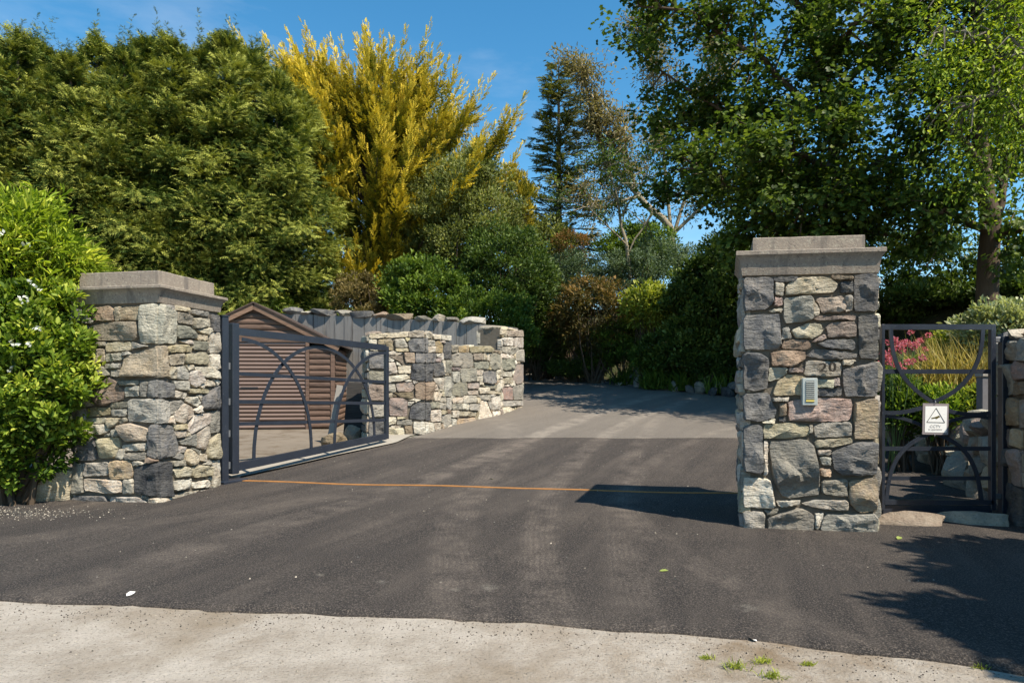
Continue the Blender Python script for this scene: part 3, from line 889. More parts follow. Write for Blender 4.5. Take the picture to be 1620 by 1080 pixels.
for i in range(4):
    L = faces[i].L; g0 = gb(0, faces[i].P0[1]); g1 = gb(0, faces[i].P0[1] + faces[i].e[1] * L)
    fill_chips(wall, faces[i], allp[i], 0, L, (lambda s, g0=g0, g1=g1, L=L: g0 + (g1 - g0) * s / L - (0.06 if L > 5 else 0.02)), (lambda s, t=tops[i]: s * 0 + t), 'pptgb', minr=0.024, maxn=70)
# top course of the wall: flat bedded stones with thickness
def rock_mesh(sx, sy, sz, seed, sub=2, facet=0.16):
    bm = bmesh.new(); bmesh.ops.create_icosphere(bm, subdivisions=sub, radius=1.0)
    rr = np.random.default_rng(seed); pl = [(rr.normal(size=3), rr.uniform(0.62, 0.95)) for _ in range(11)]
    for v in bm.verts:
        p = np.array(v.co)
        p = np.sign(p) * np.abs(p) ** 0.55
        for nrm, d in pl:
            nn = nrm / np.linalg.norm(nrm); k = p @ nn
            if k > d: p = p - nn * (k - d)
        w = mnoise.fractal(Vector(p * 2.3 + seed), 1.0, 2.0, 4) * facet * 0.5
        p = p * (1 + w); v.co = (p[0] * sx / 2, p[1] * sy / 2, p[2] * sz / 2)
    me = bpy.data.meshes.new('rock'); bm.to_mesh(me); bm.free(); return smooth(me, 30)
def place_rock(name, parent, cls, loc, size, rz=0.0, seed=0, sub=2):
    me = rock_mesh(*size, seed, sub); o = bpy.data.objects.new(name, me); COL.objects.link(o); me.materials.append(STONE[cls] if isinstance(cls, str) else cls)
    o.matrix_basis = Matrix.Translation(Vector(loc)) @ Matrix.Rotation(rz, 4, 'Z')
    if parent is not None:
        m = Matrix.Identity(4); p = parent
        while p is not None: m = p.matrix_basis @ m; p = p.parent
        o.parent = parent; o.matrix_parent_inverse = m.inverted()
    return o
for i in range(4):
    q = quad_of(i); a = np.array(q[0]); b = np.array(q[1]); inn = np.array(q[3]) - a; L = np.hypot(*(b - a)); s = 0.0; ang = math.atan2(b[1] - a[1], b[0] - a[0])
    while s < L - 0.05:
        w = min(R.uniform(0.2, 0.42), L - s)
        if L - s - w < 0.12: w = L - s
        c = a + (b - a) * (s + w / 2) / L + inn * 0.56; hh = R.uniform(0.05, 0.10)
        place_rock('coping_stone', wall, 'tgbdp'[R.integers(5)], (c[0], c[1], tops[i] + hh * 0.30), (w * 1.12, np.hypot(*inn) * 0.98, hh * 1.3), ang, int(R.integers(9999)))
        s += w
# hidden sides of the wall
fc = Face(W4, quad_of(3)[2]); random_face(wall, fc, 0, fc.L, lambda s: 0.40, lambda s: 2.06, ALLC)
for i in (3, 2, 1, 0):
    q = quad_of(i); fc = Face(q[2], q[3]); random_face(wall, fc, 0, fc.L, lambda s: 0.02, lambda s, t=tops[i]: t - 0.02, ALLC, 0.16, 0.32, 0.2, 0.5)
fc = Face(quad_of(0)[3], W0); random_face(wall, fc, 0, fc.L, lambda s: 0.02, lambda s: 1.79, ALLC)

# ---- garden wall carrying the small gate, running out of the picture on the right
G0, G1 = (3.80, 4.70), (4.13, 5.62)
gw = thing('stone_wall', 'low rubble stone garden wall at the hinge side of the small pedestrian gate', 'wall', (4.0, 4.9, 0))
gq = [G0, (4.85, 4.2), (5.2, 5.2), G1]
core(gw, gq, -0.08, 1.47)
for a, b in ((G1, G0), (G0, (4.85, 4.2)), ((5.2, 5.2), G1)):
    fc = Face(a, b); random_face(gw, fc, 0.005, fc.L - 0.005, lambda s: -0.03, lambda s: 1.46, 'ggbbdtnk', 0.12, 0.36, 0.16, 0.42, 1.2)
for k, (s, w) in enumerate(((0.10, 0.36), (0.42, 0.34), (0.72, 0.32), (0.98, 0.28))):
    c = np.array(G0) + (np.array(G1) - np.array(G0)) * s + np.array((0.17, -0.06))
    place_rock('coping_stone', gw, 'gbtd'[k], (c[0], c[1], 1.49), (w * 1.05, 0.42, 0.15), 1.2, 70 + k)
# lower rubble behind the gate that steps down along the path
gw2 = thing('stone_wall', 'rough rubble retaining wall holding up the flower bed beside the garden path', 'wall', (4.8, 7.3, 0))
pp = [(4.12, 5.75), (4.45, 6.35), (4.82, 7.1), (5.05, 8.1), (5.3, 9.3), (5.5, 10.5)]
for (a, b), h in zip(zip(pp[:-1], pp[1:]), (0.72, 0.55, 0.45, 0.42, 0.4)):
    fc = Face(b, a); fc = Face(a, b) if fc.n[0] > 0 else fc
    s = 0
    while s < fc.L:
        w = R.uniform(0.24, 0.42); z = -0.05; g = gb(0, 0) if False else float(base_h(np.array(fc.P0[1])))
        while z < h:
            hh = R.uniform(0.15, 0.28); p = fc.p3(s + w / 2, g + z + hh / 2, -0.10 + R.normal(0, 0.02))
            place_rock('stone', gw2, 'ggtbbkd'[R.integers(7)], p, (w * 1.1, 0.34, hh * 1.15), math.atan2(fc.e[1], fc.e[0]), int(R.integers(9999))); z += hh
        s += w
rk = place_rock('rock', None, 'g', (4.62, 6.72, 0.17), (0.46, 0.38, 0.46), 0.5, 44, 3)
tag(rk, 'large squarish rock with a flat top standing on the garden path', 'rock')
# threshold stones below the small gate
st = thing('stone_step', 'two worn threshold stones under the pedestrian gate', 'step', (3.4, 5.1, 0))
place_rock('stone', st, 'b', (3.07, 5.13, 0.035), (0.62, 0.34, 0.20), -0.06, 11, 3)
place_rock('stone', st, 'n', (3.61, 5.13, 0.025), (0.56, 0.36, 0.19), -0.03, 15, 3)

# ------------------------------------------------------------------ big swing gate, one leaf standing open
M_RUST = plain('rusty_strip', (0.36, 0.165, 0.05), 0.75, 0.3, 0.0, 0.35, 30)
M_GALV = plain('worn_steel', (0.16, 0.165, 0.17), 0.5, 0.5, 0.3, 0.3, 30)
GP0 = np.array((-2.985, 7.12)); GP1 = np.array((-1.772, 9.27)); GL = float(np.hypot(*(GP1 - GP0))); ge = (GP1 - GP0) / GL; gn = np.array((ge[1], -ge[0]))
def gp(s, z, h=0.0): q = GP0 + ge * s + gn * h; return Vector((q[0], q[1], z))
gnv = Vector((gn[0], gn[1], 0)); gev = Vector((ge[0], ge[1], 0))
def lerp(a, b, t): return a + (b - a) * t
gate = thing('swing_gate', 'wide dark grey steel gate leaf with interlaced arches standing open', 'gate', gp(0, 0.0))
def gbar(name, z0, z1, w, t, s0=0.0, s1=None, h=0.0):
    s1 = GL - 0.03 if s1 is None else s1; n = 2
    MB().flat([gp(lerp(s0, s1, k), lerp(z0, z1, (lerp(s0, s1, k)) / GL), h) for k in (0, 1)], gnv, w, t).part(name, M_STEEL, gate, 30)
gbar('top_rail', 1.655, 1.575, 0.078, 0.06)
gbar('bottom_rail', 0.19, 0.335, 0.085, 0.06)
for z0, z1 in ((1.20, 1.095), (0.895, 0.795), (0.655, 0.56)): gbar('bar', z0, z1, 0.040, 0.012)
MB().box(gp(-0.035, 0.93, 0), 0.085, 0.085, 1.62, Matrix.Rotation(math.atan2(ge[1], ge[0]), 3, 'Z'), 0.006).part('hinge_stile', M_STEEL, gate, 30)
MB().box(gp(GL, 0.945, 0), 0.055, 0.055, 1.30, Matrix.Rotation(math.atan2(ge[1], ge[0]), 3, 'Z'), 0.004).part('end_stile', M_STEEL, gate, 30)
def arch(sc, ra, a0, a1, h):
    pts = []
    for k in range(29):
        t = a0 + (a1 - a0) * k / 28; s = sc + ra * math.cos(t); ztop = lerp(1.575, 1.50, s / GL); zb_ = lerp(0.19, 0.335, s / GL)
        pts.append(gp(s, lerp(zb_, ztop, math.sin(t) ** 0.92 if math.sin(t) > 0 else 0), h))
    MB().flat(pts, gnv, 0.040, 0.012).part('arch', M_STEEL, gate, 40)
r_ = GL * 0.405
arch(0.06, r_, 0, math.pi / 2, 0.0125); arch(GL / 2, r_, 0, math.pi, -0.0125); arch(GL - 0.02, r_, math.pi / 2, math.pi, 0.0125)
# post the leaf hangs on
post = thing('gate_post', 'heavy square steel post that carries the open gate beside the pillar', 'post', gp(-0.15, 0, 0.0))
c = gp(-0.185, 0.90, 0.03)
MB().box(c, 0.08, 0.08, 1.80, Matrix.Rotation(math.atan2(ge[1], ge[0]), 3, 'Z'), 0.005).part('post', M_STEEL, post, 30)
MB().box(c + Vector((0, 0, 0.905)), 0.095, 0.095, 0.012, Matrix.Rotation(math.atan2(ge[1], ge[0]), 3, 'Z')).part('cap_plate', M_STEEL, post)
for z in (0.22, 0.56, 0.90, 1.28): MB().tube([gp(-0.115, z - 0.035, 0.015), gp(-0.115, z + 0.035, 0.015)], 0.024, 10).part('hinge', M_GALV, post, 40)
MB().box(gp(-0.1, 0.045, 0.03), 0.30, 0.20, 0.05, Matrix.Rotation(math.atan2(ge[1], ge[0]), 3, 'Z'), 0.005).part('base_plate', M_STEEL, post)
# rusty strip let into the tarmac between the pillars
v = []; f = []; n = 60
for k in range(n + 1):
    t = k / n; x = lerp(-2.93, 2.22, t); y = lerp(7.06, 6.36, t); z = gb(0, y) + 0.031 + float(tar_noise(np.array(x), np.array(y)))
    w = 0.020 + 0.004 * math.sin(k * 1.7); v += [(x, y - w, z - 0.02), (x, y - w, z), (x, y + w, z), (x, y + w, z - 0.02)]
    if k < n:
        for j in range(3): f.append((k * 4 + j, k * 4 + 4 + j, k * 4 + 5 + j, k * 4 + j + 1))
tag(link('ground_strip', mesh('ground_strip', v, f), M_RUST), 'long rusty metal strip let into the tarmac between the pillars', 'strip', kind='thing')

# ------------------------------------------------------------------ small pedestrian gate
PY = 5.30; PX0, PX1 = 2.972, 3.888
pg = thing('pedestrian_gate', 'narrow dark steel garden gate with crossing curved bars', 'gate', (PX1, PY, 0.08))
def zrow(y): return EYE + (HZ - y) * PY / FPX
def pxx(x): return (x - CX) * PY / FPX
YN = Vector((0, 1, 0))
def pbar(name, ya, yb, x0=PX0 + 0.02, x1=PX1 - 0.02, t=0.03, off=0.0):
    za, zb_ = zrow(ya), zrow(yb); MB().flat([(x0, PY + off, (za + zb_) / 2), (x1, PY + off, (za + zb_) / 2)], YN, abs(za - zb_), t).part(name, M_STEEL, pg, 30)
for x, nme in ((PX0 + 0.012, 'latch_stile'), (PX1 - 0.018, 'hinge_stile')):
    MB().box((x, PY, (zrow(513) + zrow(806)) / 2), 0.026 if x < 3.2 else 0.040, 0.04, zrow(513) - zrow(806), None, 0.003).part(nme, M_STEEL, pg, 30)
pbar('top_rail', 513, 521.5, t=0.038); pbar('bottom_rail', 790, 797, t=0.04)
pbar('kick_plate', 799, 813, t=0.006)
for a, b in ((584, 591), (706, 712.5), (753, 759)): pbar('rail', a, b, t=0.012)
def parc(name, pts, off, w=0.030):
    P = np.array(pts, float); tt = np.linspace(0, 1, len(P)); k = np.linspace(0, 1, 25); q = np.stack([np.polyval(np.polyfit(tt, P[:, i], 3), k) for i in (0, 1)], 1)
    MB().flat([(pxx(a), PY + off, zrow(b)) for a, b in q], YN, w, 0.012).part(name, M_STEEL, pg, 40)
parc('curved_bar', [(1408, 520), (1411, 556), (1423, 587), (1442, 612), (1474, 636)], -0.0125)
parc('curved_bar', [(1553, 520), (1549, 556), (1536, 590), (1512, 615), (1474, 636)], -0.0125)
parc('curved_bar', [(1401, 792), (1406, 752), (1420, 722), (1441, 700), (1474, 684)], -0.0125)
parc('curved_bar', [(1551, 792), (1544, 752), (1531, 722), (1509, 700), (1474, 684)], -0.0125)
parc('curved_bar', [(1393, 651), (1425, 652), (1450, 648), (1474, 640), (1474, 640)], 0.0125, 0.032)
parc('curved_bar', [(1568, 653), (1530, 654), (1500, 650), (1474, 640), (1474, 640)], 0.0125, 0.032)
parc('curved_bar', [(1393, 661), (1425, 661), (1450, 668), (1474, 680), (1474, 680)], 0.0265, 0.026)
parc('curved_bar', [(1568, 661), (1530, 661), (1500, 668), (1474, 680), (1474, 680)], 0.0265, 0.026)
hp = thing('hinge_post', 'slim black steel post with two hinges fixed to the garden wall', 'post', (4.0, 5.38, 0))
MB().box((3.985, 5.33, 0.745), 0.055, 0.055, 1.49, None, 0.004).part('post', M_STEEL, hp, 30)
for y in (537, 786): MB().box((pxx(1580) + 0.01, 5.335, zrow(y)), 0.11, 0.035, 0.045, None, 0.006).part('hinge', M_GALV, hp, 30)

# ---- security camera sign on the small gate
M_WHITE = plain('sign_white', (0.80, 0.80, 0.78), 0.5, 0.4, 0, 0.04, 12, 0.0)
M_FRAME = plain('sign_surround', (0.27, 0.235, 0.24), 0.5, 0.5, 0, 0.1, 20, 0.0)
M_INK = plain('sign_ink', (0.035, 0.032, 0.03), 0.6, 0.3, 0, 0.1, 20, 0.0)
M_GREYINK = plain('faded_ink', (0.50, 0.48, 0.47), 0.6, 0.3, 0, 0.1, 20, 0.0)
M_AMBER = plain('dark_amber_ink', (0.09, 0.07, 0.012), 0.6, 0.3, 0, 0.1, 20, 0.0)
sg = thing('warning_sign', 'white security camera warning sign wired to the pedestrian gate', 'sign', (pxx(1476), PY - 0.03, zrow(662)))
sy = PY - 0.031
def sgp(x, y, off=0.0): return Vector((pxx(x), sy + off, zrow(y)))
def fpoly(pts, off, name, mat, parent=sg, t=0.0012):
    n = len(pts); v = [sgp(x, y, off) for x, y in pts] + [sgp(x, y, off + t) for x, y in pts]
    f = [tuple(range(n)), tuple(range(2 * n - 1, n - 1, -1))] + [(i, (i + 1) % n, n + (i + 1) % n, n + i) for i in range(n)]
    MB().add(v, f).part(name, mat, parent)
fpoly([(1456.5, 637.2), (1497, 638.2), (1496, 687), (1455.5, 686.2)], 0.0, 'backing_plate', M_FRAME, t=0.006)
fpoly([(1460, 642), (1494.3, 642), (1493, 683.6), (1459, 682.8)], -0.002, 'sign_face', M_WHITE)
A_, B_, C_ = (1476.8, 645), (1462, 667.2), (1490.3, 667.8)
for p, q in ((A_, B_), (B_, C_), (C_, A_)):
    d = np.array(q) - np.array(p); nn = np.array((-d[1], d[0])) / np.hypot(*d) * 0.42; p = np.array(p); q = np.array(q)
    fpoly([tuple(p + nn), tuple(q + nn), tuple(q - nn), tuple(p - nn)], -0.0034 - 0.0001 * (p[0] % 3), 'triangle_edge', M_INK)
fpoly([(1469.2, 660.4), (1475.5, 658.8), (1478.5, 657.8), (1480.2, 656.9), (1482.2, 657.2), (1482.8, 659.2), (1480.0, 660.2), (1478.2, 661.9), (1476.2, 661.6), (1475.4, 660.8), (1469.8, 661.8)], -0.0034, 'camera_emblem', M_AMBER)
def text(body, size, parent, name, mat, M, ext=0.0005, sx=1.0):
    cu = bpy.data.curves.new(name, 'FONT'); cu.body = body; cu.size = size; cu.align_x = 'CENTER'; cu.align_y = 'CENTER'; cu.extrude = ext; cu.resolution_u = 4
    o = bpy.data.objects.new('tmp', cu); COL.objects.link(o); dg = bpy.context.evaluated_depsgraph_get(); me = bpy.data.meshes.new_from_object(o.evaluated_get(dg)); bpy.data.objects.remove(o)
    me.transform(M @ Matrix.Diagonal((sx, 1, 1, 1))); me.materials.clear(); return link(name, me, mat, parent)
FRONT = Matrix.Rotation(math.pi / 2, 4, 'X')
text('CCTV', 0.030, sg, 'lettering', M_GREYINK, Matrix.Translation(sgp(1475.5, 673.4, -0.004)) @ FRONT, sx=1.15)
text('in operation', 0.020, sg, 'lettering', M_GREYINK, Matrix.Translation(sgp(1475.5, 678.0, -0.004)) @ FRONT, sx=1.1)
M_WIRE = plain('bright_wire', (0.55, 0.55, 0.55), 0.35, 0.6, 0.8, 0.1, 20, 0.0)
MB().tube([sgp(1475, 639, -0.003), sgp(1475.3, 636, -0.01), sgp(1475.6, 633, -0.002)], 0.0022, 6).part('wire_tie', M_WIRE, sg)
MB().tube([sgp(1474, 685, -0.003), sgp(1474.3, 688, -0.008), sgp(1474, 690, -0.002)], 0.0022, 6).part('wire_tie', M_WIRE, sg)

# ---- house number and intercom on the pillar
def onR(px, py, h):
    (a, z), = fR.trace([(px, py)], (1.0, 0, 0)); return Vector(fR.p3(a, z, h))
rotR = Matrix.Rotation(math.atan2(fR.e[1], fR.e[0]), 4, 'Z') @ FRONT
hn = thing('house_number', 'dark metal numerals 20 fixed on a pale stone of the pillar', 'number', onR(1305, 581, 0.02))
M_NUM = plain('weathered_bronze', (0.065, 0.052, 0.040), 0.45, 0.5, 0.5, 0.3, 60, 0.2)
text('2', 0.094, hn, 'numeral', M_NUM, Matrix.Translation(onR(1298.5, 582.0, 0.055)) @ rotR, 0.014, 1.25)
text('0', 0.098, hn, 'numeral', M_NUM, Matrix.Translation(onR(1313, 581.5, 0.055)) @ rotR, 0.014, 1.10)
ic = thing('intercom', 'slim silver intercom panel with a column of dark slots on the pillar', 'intercom', onR(1278.5, 619, 0.02))
M_ALU = plain('brushed_aluminium', (0.50, 0.53, 0.50), 0.42, 0.5, 0.35, 0.08, 30, 0.05)
M_SLOT = plain('slot_black', (0.02, 0.02, 0.022), 0.5, 0.4, 0, 0.1, 20, 0.0)
M_LAMP = plain('yellow_nameplate', (0.75, 0.60, 0.16), 0.5, 0.4, 0, 0.1, 20, 0.0)
r3 = Matrix.Rotation(math.atan2(fR.e[1], fR.e[0]), 3, 'Z')
pw, ph = 22.5 * 4.95 / FPX, 42.5 * 4.95 / FPX
MB().box(onR(1278.3, 619.2, 0.026), pw, 0.056, ph, r3, 0.004).part('housing', M_ALU, ic, 30)
cc = onR(1278.0, 619.0, 0.0545)
MB().box(cc, pw * 0.56, 0.004, ph * 0.78, r3, 0.0).part('recess', M_SLOT, ic)
for k in range(9):
    p = cc + Vector((0, 0, ph * (0.34 - 0.075 * k))) - Vector((fR.n[0], fR.n[1], 0)) * -0.003
    MB().box(p, pw * 0.54, 0.007, ph * 0.036, r3 @ Matrix.Rotation(0.5, 3, 'X'), 0.0).part('slat', M_ALU, ic)
MB().box(cc + Vector((fR.n[0], fR.n[1], 0)) * 0.003 + Vector((0, 0, -ph * 0.335)), pw * 0.54, 0.006, ph * 0.06, r3, 0.0).part('name_plate', M_LAMP, ic)

# ------------------------------------------------------------------ shed
def mk_wood(name, a, b):
    t = NT(name); p = t.world(); r = t.rnd()
    g = t.noise(t.mapping(p, (2.2, 2.2, 26)), 2.0, 7, 0.62)
    c = t.mix(t.ramp(g, [(0.32, 0.0), (0.7, 1.0)]), a, b); c = t.hsv(c, 0.5, 1.0, t.math('MULTIPLY_ADD', r, 0.5, 0.75))
    return t.done(c, 0.75, t.bump(g, 0.5, 0.006), 0.35)
M_WOOD = mk_wood('brown_log_board', (0.070, 0.042, 0.030), (0.165, 0.105, 0.075))
M_BARGE = mk_wood('barge_wood', (0.11, 0.062, 0.040), (0.24, 0.155, 0.105))
M_ROOF = plain('roof_felt', (0.070, 0.052, 0.045), 0.9, 0.2, 0, 0.3, 12, 0.6)
M_SHUT = plain('brown_roller_slat', (0.21, 0.145, 0.115), 0.42, 0.5, 0, 0.15, 3, 0.05)
SP = np.array((-5.27, 13.45)); sa = math.radians(7.0); se = np.array((math.cos(sa), math.sin(sa))); sn = np.array((se[1], -se[0]))
SZ = 0.09
def shp(u, z, h=0.0): q = SP + se * u + sn * h; return Vector((q[0], q[1], SZ + z))
shed = thing('shed', 'brown timber shed with a roller door and low gabled roof', 'shed', shp(0, 0))
sR = Matrix.Rotation(sa, 3, 'Z'); HW, EV, RG, DP = 1.60, 1.72, 2.53, 2.6
def ev(u): return EV + (RG - EV) * (1 - abs(u) / HW)
# roller door: one slat over the other
DW0, DW1, DH = -1.06, 1.02, 1.80
nsl = 22
prof = [(0, -0.02), (0.10, 0.012), (0.45, 0.034), (0.86, 0.026), (0.93, -0.02), (1.0, -0.02)]
for k in range(nsl):
    z0 = 0.02 + (DH - 0.02) * k / nsl; hh = (DH - 0.02) / nsl; v = []; f = []
    for a, b in prof: v += [shp(DW0, z0 + hh * a, -0.03 + b), shp(DW1, z0 + hh * a, -0.03 + b)]
    for j in range(len(prof) - 1): f.append((j * 2, j * 2 + 1, j * 2 + 3, j * 2 + 2))
    link('door_slat', mesh('door_slat', v, f), M_SHUT, shed)
MB().box(shp((DW0 + DW1) / 2, 0.92, -0.05), DW1 - DW0 + 0.1, 0.02, 1.84, sR).part('door_backing', M_SLOT, shed)
MB().box(shp(0, 1.865, 0.0), DW1 - DW0 + 0.2, 0.05, 0.13, sR).part('door_header', M_WOOD, shed)
MB().box(shp(-0.10, 0.86, -0.002), 0.34, 0.02, 0.04, sR).part('door_handle', M_SLOT, shed)
MB().box(shp(DW1 + 0.035, 0.92, 0.0), 0.07, 0.05, 1.84, sR).part('door_frame', M_WOOD, shed)
MB().box(shp(DW0 - 0.035, 0.92, 0.0), 0.07, 0.05, 1.84, sR).part('door_frame', M_WOOD, shed)
# horizontal half-log boards
def board(u0, u1, z, hh, plane='front'):
    v = []; f = []
    for a, b in ((0, 0), (0.15, 0.018), (0.5, 0.028), (0.85, 0.020), (1, 0.004)):
        zz = z + hh * a
        if plane == 'front': v += [shp(u0, zz, b - 0.01), shp(u1, zz, b - 0.01)]
        else:
            p0 = shp(plane * HW, zz, 0) ; d0 = Vector((-sn[0], -sn[1], 0)); o = Vector((se[0], se[1], 0)) * plane * (b - 0.01)
            v += [p0 + d0 * u0 + o, p0 + d0 * u1 + o]
    for j in range(4): f.append((j * 2, j * 2 + 1, j * 2 + 3, j * 2 + 2))
    link('board', mesh('board', v, f, 60), M_WOOD, shed)
z = 0.03
while z < RG - 0.05:
    hh = 0.118
    if z < 1.82:
        if z + hh <= ev(1.5): board(DW1 + 0.075, HW - 0.08, z, hh); board(-HW + 0.08, DW0 - 0.075, z, hh)
    else:
        u = HW * (1 - max(0.0, (z + hh * 0.6 - EV)) / (RG - EV)); u = min(u, HW - 0.05)
        if u > 0.05: board(-u, u, z, hh)
    for s in (1, -1):
        if z + hh < EV: board(0.02, DP, z, hh, s)
    z += hh
MB().box(shp(HW - 0.035, EV / 2, 0.0), 0.08, 0.06, EV, sR).part('corner_post', M_WOOD, shed)
MB().box(shp(-HW + 0.035, EV / 2, 0.0), 0.08, 0.06, EV, sR).part('corner_post', M_WOOD, shed)
MB().box(shp(0, EV / 2, -DP + 0.03), HW * 2, 0.03, EV, sR).part('back_wall', M_WOOD, shed)
for s in (1, -1):
    a, b = shp(0, RG, 0.07), shp(s * (HW + 0.10), EV - 0.05, 0.07)
    MB().flat([a, b], Vector((sn[0], sn[1], 0)), 0.13, 0.025).part('barge_board', M_BARGE, shed)
    v = []
    for h_ in (0.11, -DP - 0.1):
        for u, zz in ((0, RG + 0.085), (s * (HW + 0.16), EV + 0.02), (s * (HW + 0.16), EV - 0.01), (0, RG + 0.055)): v.append(shp(u, zz, h_))
    MB().add(v, [(0, 1, 2, 3), (7, 6, 5, 4), (0, 4, 5, 1), (3, 2, 6, 7), (1, 5, 6, 2), (0, 3, 7, 4)]).part('roof_slope', M_ROOF, shed)

# ------------------------------------------------------------------ board-marked concrete wall with a rough stone coping
def mk_bwall():
    t = NT('stained_concrete'); p = t.world()
    st_ = t.noise(t.mapping(p, (9, 9, 0.7)), 1.0, 6, 0.6)
    c = t.mix(st_, (0.30, 0.285, 0.26), (0.17, 0.16, 0.148)); c = t.mix(t.ramp(t.noise(t.mapping(p, (14, 14, 1.2)), 1, 5), [(0.52, 0), (0.68, 0.7)]), c, (0.07, 0.066, 0.062))
    return t.done(c, 0.92, t.bump(t.noise(p, 40, 7, 0.7), 0.7, 0.01), 0.25)
M_BW = mk_bwall()
cwl = thing('concrete_wall', 'grey stained board-marked concrete wall with rough stone coping behind the shed', 'wall', (-3.0, 15.0, 0))
ce = CWALL[1] - CWALL[0]; cL = float(np.hypot(*ce)); cfc = Face(CWALL[0], CWALL[1])
def ctop(s): return float(np.interp(s, [0, 2.2, 4.4, cL], [2.72, 2.58, 2.42, 2.25]))
s = 0.0
while s < cL:
    w = min(R.uniform(0.22, 0.34), cL - s)
    v = []
    dz = R.normal(0, 0.012); hh = R.normal(0, 0.004)
    for h_ in (hh, -0.3):
        for ss, zz in ((s + 0.006, -0.2), (s + w - 0.006, -0.2), (s + w - 0.006, ctop(s + w)), (s + 0.006, ctop(s))): v.append(cfc.p3(ss, zz, h_))
    MB().add(v, [(0, 1, 2, 3), (7, 6, 5, 4), (0, 4, 5, 1), (3, 2, 6, 7), (1, 5, 6, 2), (0, 3, 7, 4)]).part('panel', M_BW, cwl)
    s += w
s = 0.0
while s < cL - 0.75:
    w = R.uniform(0.3, 0.7); hh = R.uniform(0.10, 0.2); p = cfc.p3(s + w / 2, ctop(s + w / 2) + hh * 0.35, -0.12 + R.normal(0, 0.03))
    place_rock('coping_stone', cwl, 'dgbgd'[R.integers(5)], p, (w * 1.1, 0.44, hh * 1.25), math.atan2(cfc.e[1], cfc.e[0]) + R.normal(0, 0.06), int(R.integers(9999))); s += w
# odds and ends leaning by the wall end
M_DARKB = mk_wood('dark_board', (0.016, 0.015, 0.014), (0.05, 0.045, 0.04))
lb = MB(); q = at(571, 690, 10.6)
lb.box((q.x + 0.02, 10.75, 0.58), 0.62, 0.04, 1.0, Matrix.Rotation(-0.22, 3, 'X') @ Matrix.Rotation(0.03, 3, 'Y'), 0.004)
tag(lb.part('leaning_board', M_DARKB), 'dark weathered board leaning upright against the end of the stone wall', 'board', kind='thing')
M_PVC = plain('grey_plank', (0.27, 0.25, 0.22), 0.8, 0.3, 0, 0.2, 8)
MB_ = MB(); MB_.box((q.x - 0.43, 10.6, 0.52), 0.10, 0.03, 1.05, Matrix.Rotation(-0.18, 3, 'X') @ Matrix.Rotation(0.13, 3, 'Y'), 0.003)
tag(MB_.part('leaning_plank', M_PVC), 'pale narrow plank leaning beside the dark board', 'plank', kind='thing')
rk = place_rock('rock', None, 'b', (q.x - 0.26, 10.05, 0.19), (0.42, 0.34, 0.30), 0.4, 88, 3); tag(rk, 'rough brown rock lying in the yard by the gate end', 'rock', kind='thing')
rk = place_rock('rock', None, 'o', (q.x - 0.06, 10.25, 0.24), (0.22, 0.26, 0.40), 1.0, 91, 3); tag(rk, 'small upright ochre rock in the yard behind the gate bars', 'rock', kind='thing')
# rough boulders under the leafy shrub beside the pillar
for k, (px, w, hh, c) in enumerate(((92, 0.34, 0.36, 't'), (62, 0.42, 0.24, 'p'), (22, 0.40, 0.22, 'b'), (-20, 0.45, 0.26, 't'))):
    p = at(px, 780, 6.12 + 0.03 * k); rk = place_rock('boulder', None, c, (p.x, p.y, hh * 0.42), (w, 0.36, hh * 1.15), 0.2 * k, 120 + k, 3)
    tag(rk, ('tall tan boulder against the pillar foot under the shrub', 'low pale boulder under the leafy shrub', 'brown boulder half hidden by the shrub at the tarmac edge', 'tan boulder at the far end of the row under the shrub')[k], 'boulder', 'boulders under the leafy shrub', 'thing')
# low rock edging along the far side of the drive
re_ = thing('rock_edging', 'low edging of loose dark rocks along the shrub bank', 'edging', (3.6, 16.4, 0.8))
for (a, b) in zip(EDGE[2:6], EDGE[3:7]):
    L = np.hypot(*(b - a)); s = 0
    while s < L:
        w = R.uniform(0.25, 0.5); p = a + (b - a) * (s + w / 2) / L + R.normal(0, 0.05, 2); hh = R.uniform(0.16, 0.30) * (1.35 if p[0] > 2.8 else 0.6)
        place_rock('stone', re_, 'dgbgDg'[R.integers(6)], (p[0] + 0.12, p[1] + 0.12, gb(0, p[1]) + hh * 0.35), (w, w * 0.8, hh * 1.2), R.uniform(0, 3), int(R.integers(9999)))
        if p[0] > 2.6: 
            w2 = w * 0.8; place_rock('stone', re_, 'dgbg'[R.integers(4)], (p[0] + 0.32, p[1] + 0.30, gb(0, p[1]) + hh * 0.95), (w2, w2 * 0.8, hh), R.uniform(0, 3), int(R.integers(9999)))
        s += w

# ------------------------------------------------------------------ foliage
def leaf_mat(name, dark, mid, light, trans=0.35, rough=0.5, spec=0.4, nscale=1.2):
    """leaf colours run from old growth to new growth along the attribute 'tone'"""
    t = NT(name); p = t.world()
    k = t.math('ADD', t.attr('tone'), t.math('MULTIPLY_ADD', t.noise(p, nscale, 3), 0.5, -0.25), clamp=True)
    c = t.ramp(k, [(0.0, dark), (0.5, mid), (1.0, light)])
    t.done(c, rough + 0.08, None, spec * 0.5)
    tr = t.n.new('ShaderNodeBsdfTranslucent'); t.l.new(t.mix(1.0, c, (1.15, 1.2, 0.55), 'MULTIPLY'), tr.inputs['Color'])
    ad = t.n.new('ShaderNodeMixShader'); ad.inputs[0].default_value = trans
    t.l.new(t.b.outputs[0], ad.inputs[1]); t.l.new(tr.outputs[0], ad.inputs[2]); t.l.new(ad.outputs[0], t.out.inputs['Surface'])
    return t.m
def T(vs, fs): return np.array(vs, float), np.array(fs, int)
T_LEAF2 = T([(0, 0, 0), (0.42, 0.5, 0.10), (1, 0, -0.06), (0.42, -0.5, 0.10)], [(0, 2, 1), (0, 3, 2)])
